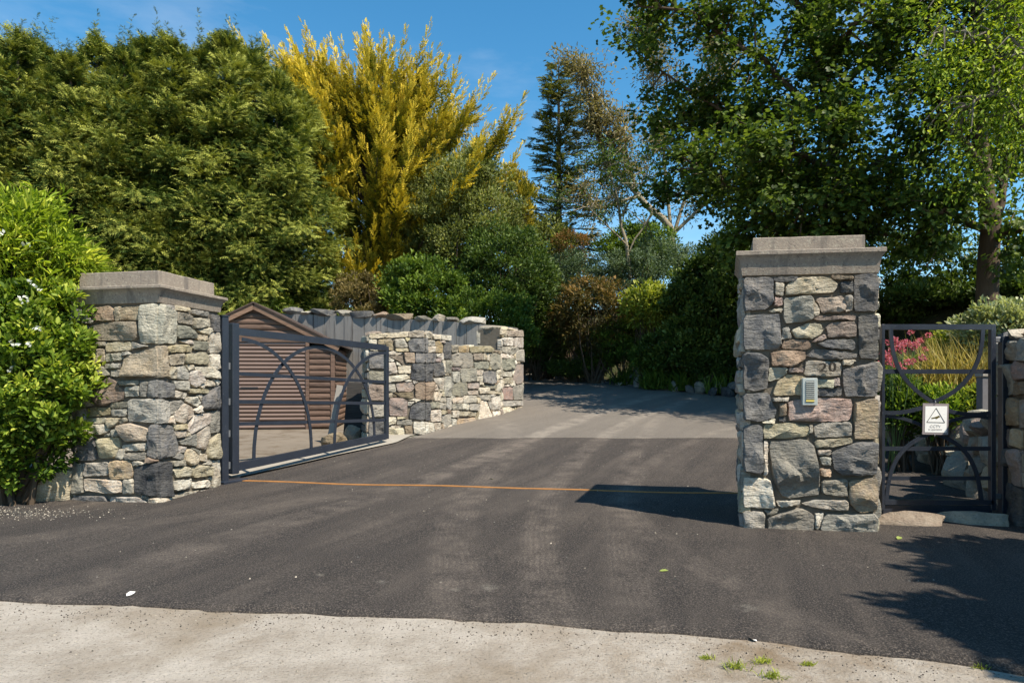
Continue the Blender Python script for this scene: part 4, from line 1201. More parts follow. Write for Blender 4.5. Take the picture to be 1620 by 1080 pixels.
T_LEAF4 = T([(0, 0, 0), (0.25, 0.42, 0.08), (0.65, 0.44, 0.07), (1, 0, -0.08), (0.65, -0.44, 0.07), (0.25, -0.42, 0.08)], [(0, 2, 1), (0, 3, 2), (0, 4, 3), (0, 5, 4)])
T_MAPLE = T([(0, 0, 0), (0.15, 0.5, 0.05), (0.5, 0.28, 0.05), (1, 0, -0.1), (0.5, -0.28, 0.05), (0.15, -0.5, 0.05), (0.72, 0.5, 0), (0.72, -0.5, 0)], [(0, 2, 1), (0, 3, 2), (0, 4, 3), (0, 5, 4), (2, 3, 6), (3, 4, 7)])
T_BLADE = T([(0, -0.5, 0), (0, 0.5, 0), (0.55, 0.4, 0.14), (0.55, -0.4, 0.14), (1, 0, 0.0)], [(0, 1, 2), (0, 2, 3), (3, 2, 4)])
def spray(pairs, fing, ang, droop, wid):
    v = []; f = []
    def tri(a, b, c): f.append((len(v), len(v) + 1, len(v) + 2)); v.extend([a, b, c])
    z = lambda x: -droop * x * x
    tri((0, 0.03, 0), (0, -0.03, 0), (1, 0, z(1)))
    for i in range(pairs):
        x = 0.10 + 0.78 * i / pairs; L = fing * (1 - 0.55 * x) 
        for s in (1, -1):
            a = ang * (1 + 0.1 * s * (i % 2)); ex, ey = x + L * math.cos(a), s * L * math.sin(a)
            tri((x, 0, z(x)), (x + wid, 0, z(x + wid)), (ex, ey, z(ex) - 0.07))
    return T(v, f)
T_SPRAY = spray(3, 0.50, 0.72, 0.25, 0.15)
T_PLUME = spray(3, 0.40, 0.62, -0.10, 0.24)
T_FIR = spray(5, 0.30, 1.0, 0.10, 0.17)
def unit(a): return a / np.maximum(np.linalg.norm(a, axis=-1, keepdims=True), 1e-9)
def scatter(name, tmpl, P, D, N, Ls, Ws, tone, mat, parent=None, local=False, kind=None):
    tv, tf = tmpl; n = len(P); k = len(tv); m = len(tf)
    D = unit(D); B = unit(np.cross(N, D)); N = np.cross(D, B)
    V = P[:, None, :] + D[:, None, :] * (tv[None, :, 0:1] * Ls[:, None, None]) + B[:, None, :] * (tv[None, :, 1:2] * Ws[:, None, None]) + N[:, None, :] * (tv[None, :, 2:3] * Ls[:, None, None])
    F = (tf[None] + (np.arange(n) * k)[:, None, None]).reshape(-1)
    me = bpy.data.meshes.new(name); me.vertices.add(n * k); me.vertices.foreach_set('co', V.reshape(-1).astype(np.float32))
    me.loops.add(len(F)); me.loops.foreach_set('vertex_index', F.astype(np.int32))
    me.polygons.add(n * m); me.polygons.foreach_set('loop_start', np.arange(0, n * m * 3, 3, dtype=np.int32))
    me.update(calc_edges=True)
    at_ = me.attributes.new('tone', 'FLOAT', 'FACE'); at_.data.foreach_set('value', np.repeat(tone, m).astype(np.float32))
    o = link(name, me, mat, parent, local)
    return o
def rdir(n, rg=R): return unit(rg.normal(size=(n, 3)))
def bark(name, a, b, sc=6):
    t = NT(name); p = t.world(); n_ = t.noise(t.mapping(p, (sc, sc, sc * 0.25)), 1.6, 7, 0.65)
    return t.done(t.mix(n_, a, b), 0.9, t.bump(n_, 0.9, 0.03), 0.2)
M_BARK = bark('brown_bark', (0.045, 0.032, 0.022), (0.14, 0.10, 0.07))
M_BARKG = bark('grey_bark', (0.07, 0.062, 0.05), (0.20, 0.175, 0.14))
M_BARKP = bark('pale_bark', (0.16, 0.13, 0.085), (0.36, 0.31, 0.22))
M_TWIG = plain('twig_bark', (0.085, 0.062, 0.042), 0.9, 0.2, 0, 0.3, 10, 0.3)

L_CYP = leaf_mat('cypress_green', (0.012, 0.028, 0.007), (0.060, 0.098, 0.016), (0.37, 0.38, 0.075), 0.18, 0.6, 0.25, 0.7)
L_GOLD = leaf_mat('golden_cypress', (0.045, 0.075, 0.010), (0.38, 0.31, 0.028), (0.82, 0.61, 0.065), 0.24, 0.6, 0.25, 0.6)
L_FIR = leaf_mat('fir_green', (0.05, 0.070, 0.022), (0.14, 0.155, 0.045), (0.33, 0.31, 0.10), 0.3, 0.6, 0.3, 0.8)
L_DARK = leaf_mat('dark_shrub_green', (0.028, 0.056, 0.012), (0.078, 0.125, 0.025), (0.18, 0.24, 0.048), 0.30, 0.42, 0.5)
L_MID = leaf_mat('mid_shrub_green', (0.040, 0.078, 0.013), (0.110, 0.175, 0.025), (0.25, 0.33, 0.05), 0.34, 0.45, 0.45)
L_OLIVE = leaf_mat('olive_green', (0.085, 0.105, 0.028), (0.21, 0.235, 0.070), (0.42, 0.43, 0.155), 0.34, 0.5, 0.4)
L_GREY = leaf_mat('grey_green', (0.060, 0.095, 0.055), (0.13, 0.185, 0.105), (0.25, 0.31, 0.18), 0.30, 0.55, 0.35)
L_BRONZE = leaf_mat('bronze_foliage', (0.055, 0.055, 0.018), (0.14, 0.11, 0.036), (0.32, 0.19, 0.06), 0.32, 0.5, 0.4)
L_TAN = leaf_mat('tan_foliage', (0.09, 0.075, 0.030), (0.20, 0.155, 0.060), (0.36, 0.27, 0.11), 0.30, 0.55, 0.35)
L_LIME = leaf_mat('lime_foliage', (0.075, 0.125, 0.012), (0.31, 0.41, 0.035), (0.64, 0.66, 0.11), 0.40, 0.45, 0.4)
L_YEL = leaf_mat('yellow_green_foliage', (0.13, 0.18, 0.025), (0.31, 0.35, 0.05), (0.52, 0.52, 0.11), 0.38, 0.4, 0.5)
L_TREE = leaf_mat('sycamore_leaf', (0.036, 0.066, 0.012), (0.090, 0.138, 0.023), (0.23, 0.28, 0.05), 0.45, 0.42, 0.5)
L_LIGHT = leaf_mat('light_leaf', (0.040, 0.080, 0.010), (0.20, 0.295, 0.032), (0.55, 0.59, 0.10), 0.38, 0.45, 0.4)  # dark and light ends paint leaf shadows and highlights into the colour
L_GUM = leaf_mat('gum_leaf', (0.11, 0.10, 0.05), (0.26, 0.215, 0.105), (0.47, 0.37, 0.21), 0.35, 0.5, 0.4)
L_VAR = leaf_mat('variegated_leaf', (0.16, 0.19, 0.07), (0.36, 0.38, 0.18), (0.60, 0.60, 0.38), 0.3, 0.5, 0.4)
L_RED = leaf_mat('red_new_growth', (0.07, 0.085, 0.02), (0.20, 0.12, 0.04), (0.50, 0.20, 0.09), 0.35, 0.5, 0.4)
L_STRAW = leaf_mat('straw_grass', (0.18, 0.14, 0.03), (0.40, 0.30, 0.07), (0.62, 0.52, 0.20), 0.35, 0.5, 0.3, 3)
L_PINK = leaf_mat('pink_petal', (0.38, 0.07, 0.10), (0.55, 0.13, 0.19), (0.70, 0.28, 0.33), 0.3, 0.6, 0.3, 3)
L_WHITE = leaf_mat('white_petal', (0.55, 0.55, 0.48), (0.70, 0.70, 0.64), (0.8, 0.8, 0.76), 0.3, 0.6, 0.3, 3)

# ---- cypress hedge: boughs carrying flat drooping sprays
def cypress_mesh(seed, h, rad, nb=300, ns=46):
    rg = np.random.default_rng(seed)
    zt = rg.random(nb) ** 1.0 * 0.985; az = rg.uniform(0, 2 * math.pi, nb)
    prof = np.where(zt < 0.12, 0.8 + 1.6 * zt, 1.0) * (1 - zt ** 2.4) ** 0.95 + 0.05
    rr = rad * prof * rg.uniform(0.50, 1.32, nb); up = rg.uniform(-0.12, 0.75, nb) + 0.7 * zt ** 4
    out = np.stack([np.cos(az), np.sin(az), np.zeros(nb)], 1)
    P = []; D = []; N = []; Ls = []; tn = []
    for i in range(nb):
        n = int(ns * (0.55 + 0.6 * prof[i])); t = rg.beta(2.2, 1.1, n)
        ax = unit(out[i] + np.array((0, 0, up[i]))); side = np.array((-out[i][1], out[i][0], 0)); 
        width = (0.16 + 0.66 * t * (1 - 0.66 * t)) * (0.5 + 0.5 * prof[i]) * rg.uniform(0.8, 1.3)
        a = rg.normal(0, 1, n); b = rg.normal(0, 1, n)
        c0 = np.array((0, 0, zt[i] * h)); L = max(rr[i], 0.22)
        pos = c0 + ax * (t * L)[:, None] + side * (a * width * 0.55)[:, None] + np.array((0, 0, 1.0)) * (b * width * 0.28 - 0.10 * t * t * L)[:, None]
        d = ax * 0.9 + side * (a * 0.75)[:, None] + np.array((0, 0, 1.0)) * (b * 0.25 - 0.10 + 0.9 * zt[i] ** 5)[:, None] + rg.normal(0, 0.42, (n, 3))
        P.append(pos); D.append(d); N.append(np.array((0, 0, 1.0)) + out[i] * 0.55 + rg.normal(0, 0.5, (n, 3)))
        Ls.append(rg.uniform(0.10, 0.27, n)); tn.append(np.clip(-0.30 + 1.02 * t + rg.normal(0, 0.20, n) + rg.normal(0, 0.14) + 0.18 * zt[i], 0, 1))  # tone drops towards the trunk, painting the shaded gaps between boughs; tips stay yellow-green
    # leading shoots
    for k in range(5):
        n = 46; t = rg.random(n); lean = rg.normal(0, 0.16, 2); b0 = np.array((*rg.normal(0, 0.16 if k else 0.02, 2), h * 0.955 - 0.35 * (k > 0))); L = rg.uniform(0.8, 1.5)
        pos = b0 + np.stack([lean[0] * t ** 2, lean[1] * t ** 2, t * L], 1); az2 = rg.uniform(0, 6.28, n)
        P.append(pos); D.append(np.stack([np.cos(az2), np.sin(az2), rg.uniform(0.5, 1.1, n)], 1)); N.append(rdir(n, rg) * 0.6 + np.array((0, 0, 0.6))); Ls.append((0.30 - 0.20 * t) * rg.uniform(0.7, 1.1, n)); tn.append(rg.uniform(0.4, 0.85, n))
    P = np.concatenate(P); D = np.concatenate(D); N = np.concatenate(N); Ls = np.concatenate(Ls); tn = np.concatenate(tn)
    return P, D, N, Ls, tn
protos = []
for sd in (1, 2, 3):
    hh = 9.0; a = thing('conifer_tree', 'tall green cypress in the dense row behind the shed', 'tree', (0, 0, 0), 'cypress trees in the tall hedge row')
    P, D, N, Ls, tn = cypress_mesh(sd, hh, 1.75, 180, 185)
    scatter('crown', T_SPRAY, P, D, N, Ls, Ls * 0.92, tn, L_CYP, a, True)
    MB().tube([(0, 0, -0.3), (0.02, 0.01, 3), (0, 0.03, 6), (0, 0, hh)], [0.17, 0.13, 0.08, 0.02], 8).part('trunk', M_BARK, a, 50, True)
    protos.append(a)
row = [(0, 17.3, 40), (-40, 15.8, 30), (28, 16.2, 10), (70, 17.4, 30), (112, 16.4, 44), (155, 17.3, 22), (196, 16.7, 34), (232, 17.6, 20), (275, 16.9, 18), (316, 17.5, 34), (356, 17.0, 14), (402, 17.6, 34), (438, 17.0, 84), (474, 18.0, 110), (-90, 16.4, 50)]
used = [0, 0, 0]
for k, (px, d, py) in enumerate(row):
    j = k % 3; o = protos[j] if not used[j] else copy_tree(protos[j]); used[j] = 1
    p = at(px, py, d); zb_ = hz(p.x, d) * 0.6; sc = (p.z - zb_) / 9.75
    o.matrix_basis = Matrix.Translation((p.x, d, zb_)) @ Matrix.Rotation(1.7 * k, 4, 'Z') @ Matrix.Diagonal((sc * 1.0, sc * 1.0, sc, 1))

# ---- golden cypress: long rising plumes
def gold_tree():
    rg = np.random.default_rng(21); d0 = 20.2; base = at(578, 470, d0); base.z = hz(base.x, d0)
    tr = thing('conifer_tree', 'golden yellow cypress with upswept feathery plumes', 'tree', base)
    tp = at(592, 90, d0); H_ = tp.z - base.z
    tb = MB(); tb.tube([base + Vector((0, 0, -0.3)), base + Vector((0.1, 0, H_ * 0.3)), base + Vector((0.35, 0, H_ * 0.6)), base + Vector((0.5, 0, H_ * 0.93))], [0.30, 0.22, 0.13, 0.03], 9)
    P = []; D = []; N = []; Ls = []; tn = []
    tips = [(454, 58), (482, 54), (520, 72), (548, 84), (590, 52), (612, 70), (655, 68), (688, 98), (700, 135), (738, 140), (744, 190), (786, 240), (768, 212), (650, 110), (560, 130), (500, 118), (472, 130), (620, 160), (680, 200), (720, 240),
            (600, 230), (540, 225), (500, 250), (650, 285), (560, 300), (600, 335), (520, 335), (632, 380), (580, 385), (530, 170), (575, 180), (640, 210), (480, 190), (690, 260), (610, 110), (525, 130)]
    base_v = np.array(base)
    for i in range(len(tips) * 3):
        tx, ty = tips[i % len(tips)]; first = i < len(tips); j_ = 0 if first else 26
        dep = d0 + (rg.uniform(-1.0, 0.6) if first else rg.uniform(-2.3, 2.0)) * (0.6 if ty < 120 else 1.0)
        e0 = np.array(at(tx + rg.normal(0, j_), ty + 52 + abs(rg.normal(0, j_)), dep)); hf = (e0[2] - base_v[2]); lat = np.hypot(*(e0[:2] - base_v[:2]))
        zb0 = max(0.12 * H_, hf - 0.75 * lat - rg.uniform(0.6, 1.6)); zf = zb0 / H_
        b0 = base_v + np.array((0.45 * zf, 0, zb0))
        tb.tube([b0, b0 + (e0 - b0) * 0.5 - np.array((0, 0, 0.12)), e0], [0.05, 0.03, 0.012], 5, False)
        L = np.linalg.norm(e0 - b0); ax = (e0 - b0) / L
        npl = int(5 + 4.6 * L)
        for j in range(npl):
            t = 0.30 + 0.70 * (j + rg.random()) / npl; pb = b0 + (e0 - b0) * t - np.array((0, 0, 0.25 * math.sin(math.pi * t) * 0.5))
            last = j == npl - 1
            dv = unit(ax * 1.0 + rg.normal(0, 0.42, 3) + np.array((0, 0, 0.05))) if not last else unit(ax + np.array((0, 0, 0.2)))
            pl = rg.uniform(0.7, 1.35) * (1.3 if last else 1.0); n = int(36 * pl); u = rg.random(n); roll = rg.uniform(0, 6.28, n)
            s1 = unit(np.cross(dv, (0.3, 0.2, 0.9))); s2 = np.cross(dv, s1); rad = s1 * np.cos(roll)[:, None] + s2 * np.sin(roll)[:, None]
            cur = np.array((0, 0, 0.22)) * (u ** 2)[:, None]
            P.append(pb + dv * (u * pl)[:, None] + cur + rad * 0.02); D.append(dv * rg.uniform(0.7, 1.3, n)[:, None] + rad * (1.0 - 0.6 * u)[:, None] + np.array((0, 0, 0.2))); N.append(rad * -0.2 + rdir(n, rg) * 0.5 + np.array((0, 0, 0.7)))
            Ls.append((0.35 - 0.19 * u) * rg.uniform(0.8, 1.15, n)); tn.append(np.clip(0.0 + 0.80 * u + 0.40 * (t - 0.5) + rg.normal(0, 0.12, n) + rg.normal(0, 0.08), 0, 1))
    tb.part('trunk', M_BARK, tr, 50)
    P = np.concatenate(P); scatter('crown', T_PLUME, P, np.concatenate(D), np.concatenate(N), np.concatenate(Ls), np.concatenate(Ls) * 0.9, np.concatenate(tn), L_GOLD, tr)
gold_tree()

# ---- fir behind the shrubs, on the drive side
def fir_tree(px, py_top, d, rad, label, seed, mat=L_FIR, asym=0.0):
    rg = np.random.default_rng(seed); tp = at(px, py_top, d); base = Vector((tp.x, d, hz(tp.x, d))); H_ = tp.z - base.z
    tr = thing('fir_tree', label, 'tree', base); tb = MB(); tb.tube([base - Vector((0, 0, .3)), base + Vector((0, 0, H_ * 0.5)), Vector(tp)], [0.16, 0.10, 0.015], 8)
    P = []; D = []; N = []; Ls = []; tn = []
    for k in range(30):
        zf = 0.12 + 0.86 * (k / 30) ** 0.9; nbr = 6
        for j in range(nbr):
            az = rg.uniform(0, 6.28); o2 = np.array((math.cos(az), math.sin(az), 0)); L = max(rad * (1.03 - zf) ** 0.85 * rg.uniform(0.6, 1.15), 0.15)
            b0 = np.array(base) + np.array((0, 0, zf * H_)); e0 = b0 + o2 * L + np.array((0, 0, L * (-0.12 + 0.6 * zf)))
            if j < 3: tb.tube([b0, e0], [0.022, 0.006], 4, False)
            n = int(6 + 26 * L); t = rg.beta(1.6, 1.0, n); side = np.array((-o2[1], o2[0], 0)); a = rg.choice((-1.0, 1.0), n)
            P.append(b0 + (e0 - b0) * t[:, None] + side * (a * 0.10 * L * (1 - t))[:, None] + rg.normal(0, 0.03, (n, 3))); D.append(o2 * 0.8 + side * (a * rg.uniform(0.2, 0.9, n))[:, None] + np.array((0, 0, 0.18)) + rg.normal(0, 0.15, (n, 3)))
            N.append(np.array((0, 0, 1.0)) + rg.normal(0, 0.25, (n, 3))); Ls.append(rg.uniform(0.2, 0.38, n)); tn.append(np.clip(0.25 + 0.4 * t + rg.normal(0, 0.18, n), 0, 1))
    tb.part('trunk', M_BARKG, tr, 50); P = np.concatenate(P); Ls = np.concatenate(Ls)
    scatter('crown', T_FIR, P, np.concatenate(D), np.concatenate(N), Ls, Ls * 0.9, np.concatenate(tn), mat, tr)
fir_tree(884, 88, 24.5, 2.5, 'slender open fir rising above the shrub bank', 31)

# ---- shrubs and broadleaf crowns: leaves gathered in clumps along branches
def clumpy(centers, radii, nleaf, rg, ctr, flat=0.8, out=0.8, up=0.35, tone_clump=0.16):
    P = []; D = []; N = []; tn = []
    for c, r, n in zip(centers, radii, nleaf):
        q = rdir(n, rg) * (rg.random((n, 1)) ** 0.45) * r; q[:, 2] *= flat
        o = unit(q + 1e-6); away = unit(c - ctr)
        P.append(c + q); D.append(o * 0.7 + away * out * 0.6 + np.array((0, 0, up)) + rg.normal(0, 0.5, (n, 3)))
        N.append(o * 0.5 + np.array((0, 0, 0.8)) + away * 0.3 + rg.normal(0, 0.35, (n, 3)))
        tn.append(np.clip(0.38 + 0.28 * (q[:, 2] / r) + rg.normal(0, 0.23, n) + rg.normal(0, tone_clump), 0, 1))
    return np.concatenate(P), np.concatenate(D), np.concatenate(N), np.concatenate(tn)
def shrub(name, label, px, py, d, w, h, dep, mat, lmin, lmax, asp, nc, nl, seed, tmpl=T_LEAF2, droop=0.35, group=None, crad=0.30, base_z=None, cat='shrub', shell=0.5, bark_m=None):
    """rounded shrub whose top centre shows at photo pixel (px, py) at distance d; w, dep, h in metres"""
    rg = np.random.default_rng(seed); tp = at(px, py, d); gz_ = hz(tp.x, d) if base_z is None else base_z
    base = Vector((tp.x, d, gz_)); o = thing(name, label, cat, base, group)
    cz = tp.z - h / 2; ctr = np.array((tp.x, d, cz))
    q = rdir(nc, rg); rad = (shell + (1 - shell) * rg.random((nc, 1)) ** 0.6); q = q * rad
    q *= np.array((w / 2, dep / 2, h / 2)) * (1 - 0.5 * crad)
    bumps = np.array([1 + 0.16 * mnoise.noise(Vector(v * 1.7 + seed)) for v in q])[:, None]; cs = ctr + q * bumps
    cs[:, 2] = np.maximum(cs[:, 2], gz_ + 0.05)
    rr = np.full(nc, crad * min(w, h, dep) * 0.5) * rg.uniform(0.6, 1.25, nc)
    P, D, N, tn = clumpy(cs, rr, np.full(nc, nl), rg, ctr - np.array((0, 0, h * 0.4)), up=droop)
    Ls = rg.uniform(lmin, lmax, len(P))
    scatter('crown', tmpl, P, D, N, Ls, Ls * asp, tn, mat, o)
    tb = MB(); b0 = np.array(base)
    for c in cs[:: max(1, nc // 26)]:
        m_ = b0 * 0.5 + c * 0.5 + rg.normal(0, 0.06 * w, 3); m_[2] = max(m_[2], gz_); tb.tube([b0 + np.array((*rg.normal(0, 0.08, 2), -0.1)), m_, c], [0.012 + 0.008 * h, 0.008 + 0.004 * h, 0.004], 5, False)
    tb.part('stems', bark_m or M_TWIG, o, 50)
    return o
def leafy_tree(name, label, base, limbs, mat, bmat, nl, lmin, lmax, asp, seed, tmpl, crad=0.6, sub=9, trunk_r=0.2, hang=0.0, spread=1.0, group=None):
    """trunk and traced limbs (lists of points); twigs and leaf clumps grow from the outer parts of the limbs"""
    rg = np.random.default_rng(seed); o = thing(name, label, 'tree', base, group); tb = MB(); cs = []
    for li, pts in enumerate(limbs):
        pts = [np.array(p, float) for p in pts]; m = len(pts); r0 = trunk_r * (1.0 if li == 0 else 0.42)
        dense = []
        for i in range(m - 1):
            for t in np.linspace(0, 1, 5)[:-1]: dense.append(pts[i] + (pts[i + 1] - pts[i]) * t + rg.normal(0, 0.03, 3))
        dense.append(pts[-1]); k = len(dense)
        tb.tube(dense, [max(0.012, r0 * (1 - 0.85 * i / (k - 1))) for i in range(k)], 8)
        ln = sum(np.linalg.norm(pts[i + 1] - pts[i]) for i in range(m - 1))
        for j in range(int(sub * ln)):
            u = rg.uniform(0.22 if li else 0.45, 1.0) * (k - 1); i = min(int(u), k - 2); p = dense[i] + (dense[i + 1] - dense[i]) * (u - i)
            dv = unit(rg.normal(0, 1, 3) + np.array((0, 0, 0.25)) + 0.6 * unit(dense[i + 1] - dense[i])); L = rg.uniform(0.4, 1.35) * spread * (1.15 - 0.5 * u / (k - 1))
            e = p + dv * L - np.array((0, 0, hang * L))
            tb.tube([p, p + dv * L * 0.5, e], [0.022, 0.014, 0.005], 4, False)
            cs.append((p + dv * L * 0.55, 0.45)); cs.append((e, 0.8))
    C = np.array([c for c, _ in cs]); rr = np.array([s for _, s in cs]) * crad * rg.uniform(0.6, 1.2, len(cs))
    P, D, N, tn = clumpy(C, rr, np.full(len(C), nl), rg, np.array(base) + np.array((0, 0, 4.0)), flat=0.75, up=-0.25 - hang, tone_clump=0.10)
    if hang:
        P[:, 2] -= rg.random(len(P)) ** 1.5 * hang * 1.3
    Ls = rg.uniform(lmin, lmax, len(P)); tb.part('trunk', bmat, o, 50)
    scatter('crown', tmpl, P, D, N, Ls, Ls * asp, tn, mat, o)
    return o

# ---- trees on the bank at the right
def A(px, py, d): return tuple(at(px, py, d))
def G(px, d): p = at(px, 500, d); return (p.x, d, hz(p.x, d) - 0.2)
leafy_tree('sycamore_tree', 'broad dark green sycamore overhanging the drive behind the number 20 pillar', G(1330, 13.0),
    [[G(1330, 13.0), A(1325, 330, 13.0), A(1310, 150, 12.8), A(1290, -40, 12.6), A(1285, -120, 12.6)],
     [A(1325, 330, 13.0), A(1230, 240, 13.2), A(1120, 160, 13.4), A(1010, 90, 13.6)],
     [A(1315, 200, 12.9), A(1200, 90, 12.6), A(1090, 20, 12.4), A(1010, 10, 12.4)],
     [A(1325, 340, 13.0), A(1240, 330, 12.5), A(1150, 290, 12.2), A(1085, 250, 12.2)],
     [A(1310, 160, 12.8), A(1390, 80, 12.2), A(1460, -20, 12.0)],
     [A(1325, 300, 13.0), A(1400, 250, 12.3), A(1470, 230, 12.0)],
     [A(1300, 30, 12.7), A(1200, -30, 12.8), A(1120, -40, 13.0)],
     [A(1325, 350, 13.0), A(1390, 370, 12.2), A(1450, 380, 11.9)],
     [A(1320, 260, 13.0), A(1270, 250, 11.6), A(1210, 210, 10.9)],
     [A(1310, 120, 12.8), A(1350, 40, 11.4), A(1400, 0, 10.8)],
     [A(1325, 320, 13.0), A(1300, 300, 14.6), A(1200, 270, 15.4)],
     [A(1325, 330, 13.0), A(1290, 345, 11.6), A(1235, 330, 11.0)], [A(1325, 330, 13.0), A(1350, 330, 11.6), A(1385, 310, 11.0)],
     [A(1315, 220, 12.9), A(1330, 200, 11.4), A(1330, 180, 10.8)], [A(1325, 340, 13.0), A(1300, 390, 12.0), A(1180, 350, 11.9)],
     [A(1325, 300, 13.0), A(1420, 330, 11.5), A(1480, 300, 11.0)],
     [A(1312, 170, 12.8), A(1180, 190, 14.0), A(1050, 195, 14.6)], [A(1325, 330, 13.0), A(1180, 300, 14.2), A(1060, 310, 14.8)]],
    L_TREE, M_BARK, 50, 0.07, 0.12, 0.85, 51, T_MAPLE, 0.58, 7.2, 0.17)
leafy_tree('tall_tree', 'tall tree with two dark trunks behind the small gate and flower bed', G(1560, 11.5),
    [[G(1560, 11.5), A(1562, 350, 11.5), A(1550, 180, 11.4), A(1540, -40, 11.3), A(1535, -120, 11.3)],
     [A(1562, 400, 11.5), A(1600, 250, 11.9), A(1625, 60, 12.0), A(1640, -60, 12.2)],
     [A(1555, 260, 11.4), A(1490, 180, 11.0), A(1440, 120, 10.8)],
     [A(1550, 160, 11.4), A(1480, 60, 11.6), A(1420, -10, 11.6)],
     [A(1545, 80, 11.3), A(1600, 0, 10.6), A(1660, -40, 10.4)],
     [A(1562, 370, 11.5), A(1510, 340, 11.0), A(1455, 330, 10.7)],
     [A(1562, 380, 11.5), A(1620, 360, 10.9), A(1670, 340, 10.6)]],
    L_TREE, M_BARK, 46, 0.065, 0.11, 0.8, 52, T_MAPLE, 0.58, 8.5, 0.20)
leafy_tree('weeping_tree', 'pale lime green weeping foliage hanging before the dark trunks', G(1640, 9.8),
    [[G(1640, 9.8), A(1640, 300, 9.8), A(1625, 100, 9.7), A(1600, -60, 9.6)],
     [A(1630, 150, 9.7), A(1560, 60, 9.5), A(1490, 50, 9.4)],
     [A(1635, 220, 9.7), A(1580, 140, 9.3), A(1520, 170, 9.2)],
     [A(1630, 120, 9.7), A(1660, 60, 9.0), A(1600, 90, 8.8)],
     [A(1625, 60, 9.7), A(1560, -20, 9.6), A(1500, -20, 9.6)]],
    L_LIME, M_BARKG, 40, 0.05, 0.085, 0.48, 53, T_LEAF4, 0.46, 10.0, 0.13, 0.65, 0.8)
leafy_tree('gum_tree', 'pale barked leaning gum tree with thin bronze foliage against the sky', G(1085, 23.5),
    [[G(1085, 23.5), A(1060, 360, 23.5), A(1010, 310, 23.4), A(960, 250, 23.2), A(930, 160, 23.0), A(915, 90, 23.0)],
     [A(1060, 360, 23.5), A(1050, 230, 23.8), A(1030, 120, 24.0), A(1020, 30, 24.0)],
     [A(1065, 370, 23.5), A(1110, 240, 23.4), A(1125, 120, 23.4), A(1130, 20, 23.4)],
     [A(1065, 370, 23.5), A(1160, 280, 23.0), A(1190, 190, 22.8)],
     [A(1010, 310, 23.4), A(990, 240, 23.0), A(985, 160, 22.8)],
     [A(1010, 310, 23.4), A(950, 330, 22.8), A(920, 300, 22.6)]],
    L_GUM, M_BARKP, 66, 0.10, 0.19, 0.30, 54, T_LEAF4, 0.8, 4.6, 0.16, 0.15, 1.0)
leafy_tree('slim_tree', 'slim tree with small dark leaves between the fir and the sycamore', G(1000, 19.5),
    [[G(1000, 19.5), A(990, 380, 19.5), A(975, 300, 19.4), A(950, 250, 19.3)],
     [A(995, 400, 19.5), A(1040, 320, 19.3), A(1070, 290, 19.1)],
     [A(995, 390, 19.5), A(930, 330, 19.0), A(900, 320, 18.9)],
     [A(985, 340, 19.4), A(1020, 280, 19.0), A(1040, 230, 18.9)]],
    L_DARK, M_BARKP, 24, 0.07, 0.12, 0.6, 55, T_LEAF2, 0.5, 5.0, 0.07)

# ---- shrubs left of the drive, behind the concrete wall
shrub('evergreen_tree', 'tall olive green rounded evergreen between golden cypress and fir', 730, 222, 19.0, 3.8, 4.4, 2.8, L_OLIVE, 0.06, 0.11, 0.5, 380, 110, 61, cat='tree', crad=0.22)
shrub('evergreen_shrub', 'big dark green dome shaped shrub behind the concrete wall', 800, 340, 17.8, 2.9, 3.3, 2.6, L_DARK, 0.06, 0.11, 0.5, 330, 90, 62, crad=0.20)
shrub('laurel_shrub', 'fresh green leafy shrub spilling over the concrete wall', 672, 400, 17.0, 2.6, 2.3, 2.0, L_MID, 0.07, 0.13, 0.5, 200, 80, 63, crad=0.24)
shrub('laurel_shrub', 'lower mid green shrub behind the far end of the concrete wall', 770, 452, 16.4, 3.0, 1.9, 1.8, L_MID, 0.06, 0.11, 0.45, 190, 80, 64, crad=0.26)
shrub('bronze_shrub', 'small tan bronze shrub above the concrete wall coping', 566, 426, 17.2, 1.6, 1.9, 1.4, L_TAN, 0.05, 0.09, 0.5, 120, 70, 65, crad=0.26)
shrub('lime_shrub', 'bright lime green rounded bush behind the shed roof', 446, 462, 16.9, 0.95, 1.3, 0.9, L_LIME, 0.05, 0.09, 0.5, 90, 60, 66, crad=0.3)
shrub('dark_shrub', 'deep shaded shrub filling the gap under the golden cypress', 520, 400, 19.0, 2.6, 3.2, 1.6, L_DARK, 0.08, 0.13, 0.5, 140, 70, 67, crad=0.26)
shrub('yellow_cypress', 'young golden yellow conifer peeping out beside the olive evergreen', 818, 248, 21.5, 1.3, 3.4, 1.2, L_GOLD, 0.14, 0.24, 0.8, 120, 34, 68, T_PLUME, 0.6, cat='tree', crad=0.3)
# ---- shrub bank along the far side of the drive
shrub('red_shrub', 'shrub with bright red new growth at the foot of the fir', 905, 362, 21.6, 1.7, 1.2, 1.2, L_RED, 0.05, 0.09, 0.45, 60, 60, 70, crad=0.3)
shrub('cotoneaster_shrub', 'grey green arching shrub at the back of the bank', 900, 392, 19.9, 3.4, 2.4, 2.0, L_GREY, 0.05, 0.09, 0.45, 260, 85, 71, droop=-0.1, crad=0.22)
shrub('cotoneaster_shrub', 'wide grey green shrub along the crest of the bank', 1040, 372, 19.6, 4.2, 2.3, 2.0, L_GREY, 0.05, 0.09, 0.45, 280, 85, 72, droop=-0.1, crad=0.22)
shrub('pieris_shrub', 'loose bronze tinged shrub with bare lower stems', 940, 425, 17.9, 2.6, 2.6, 1.7, L_BRONZE, 0.08, 0.15, 0.34, 170, 60, 73, droop=-0.2, crad=0.28, shell=0.6)
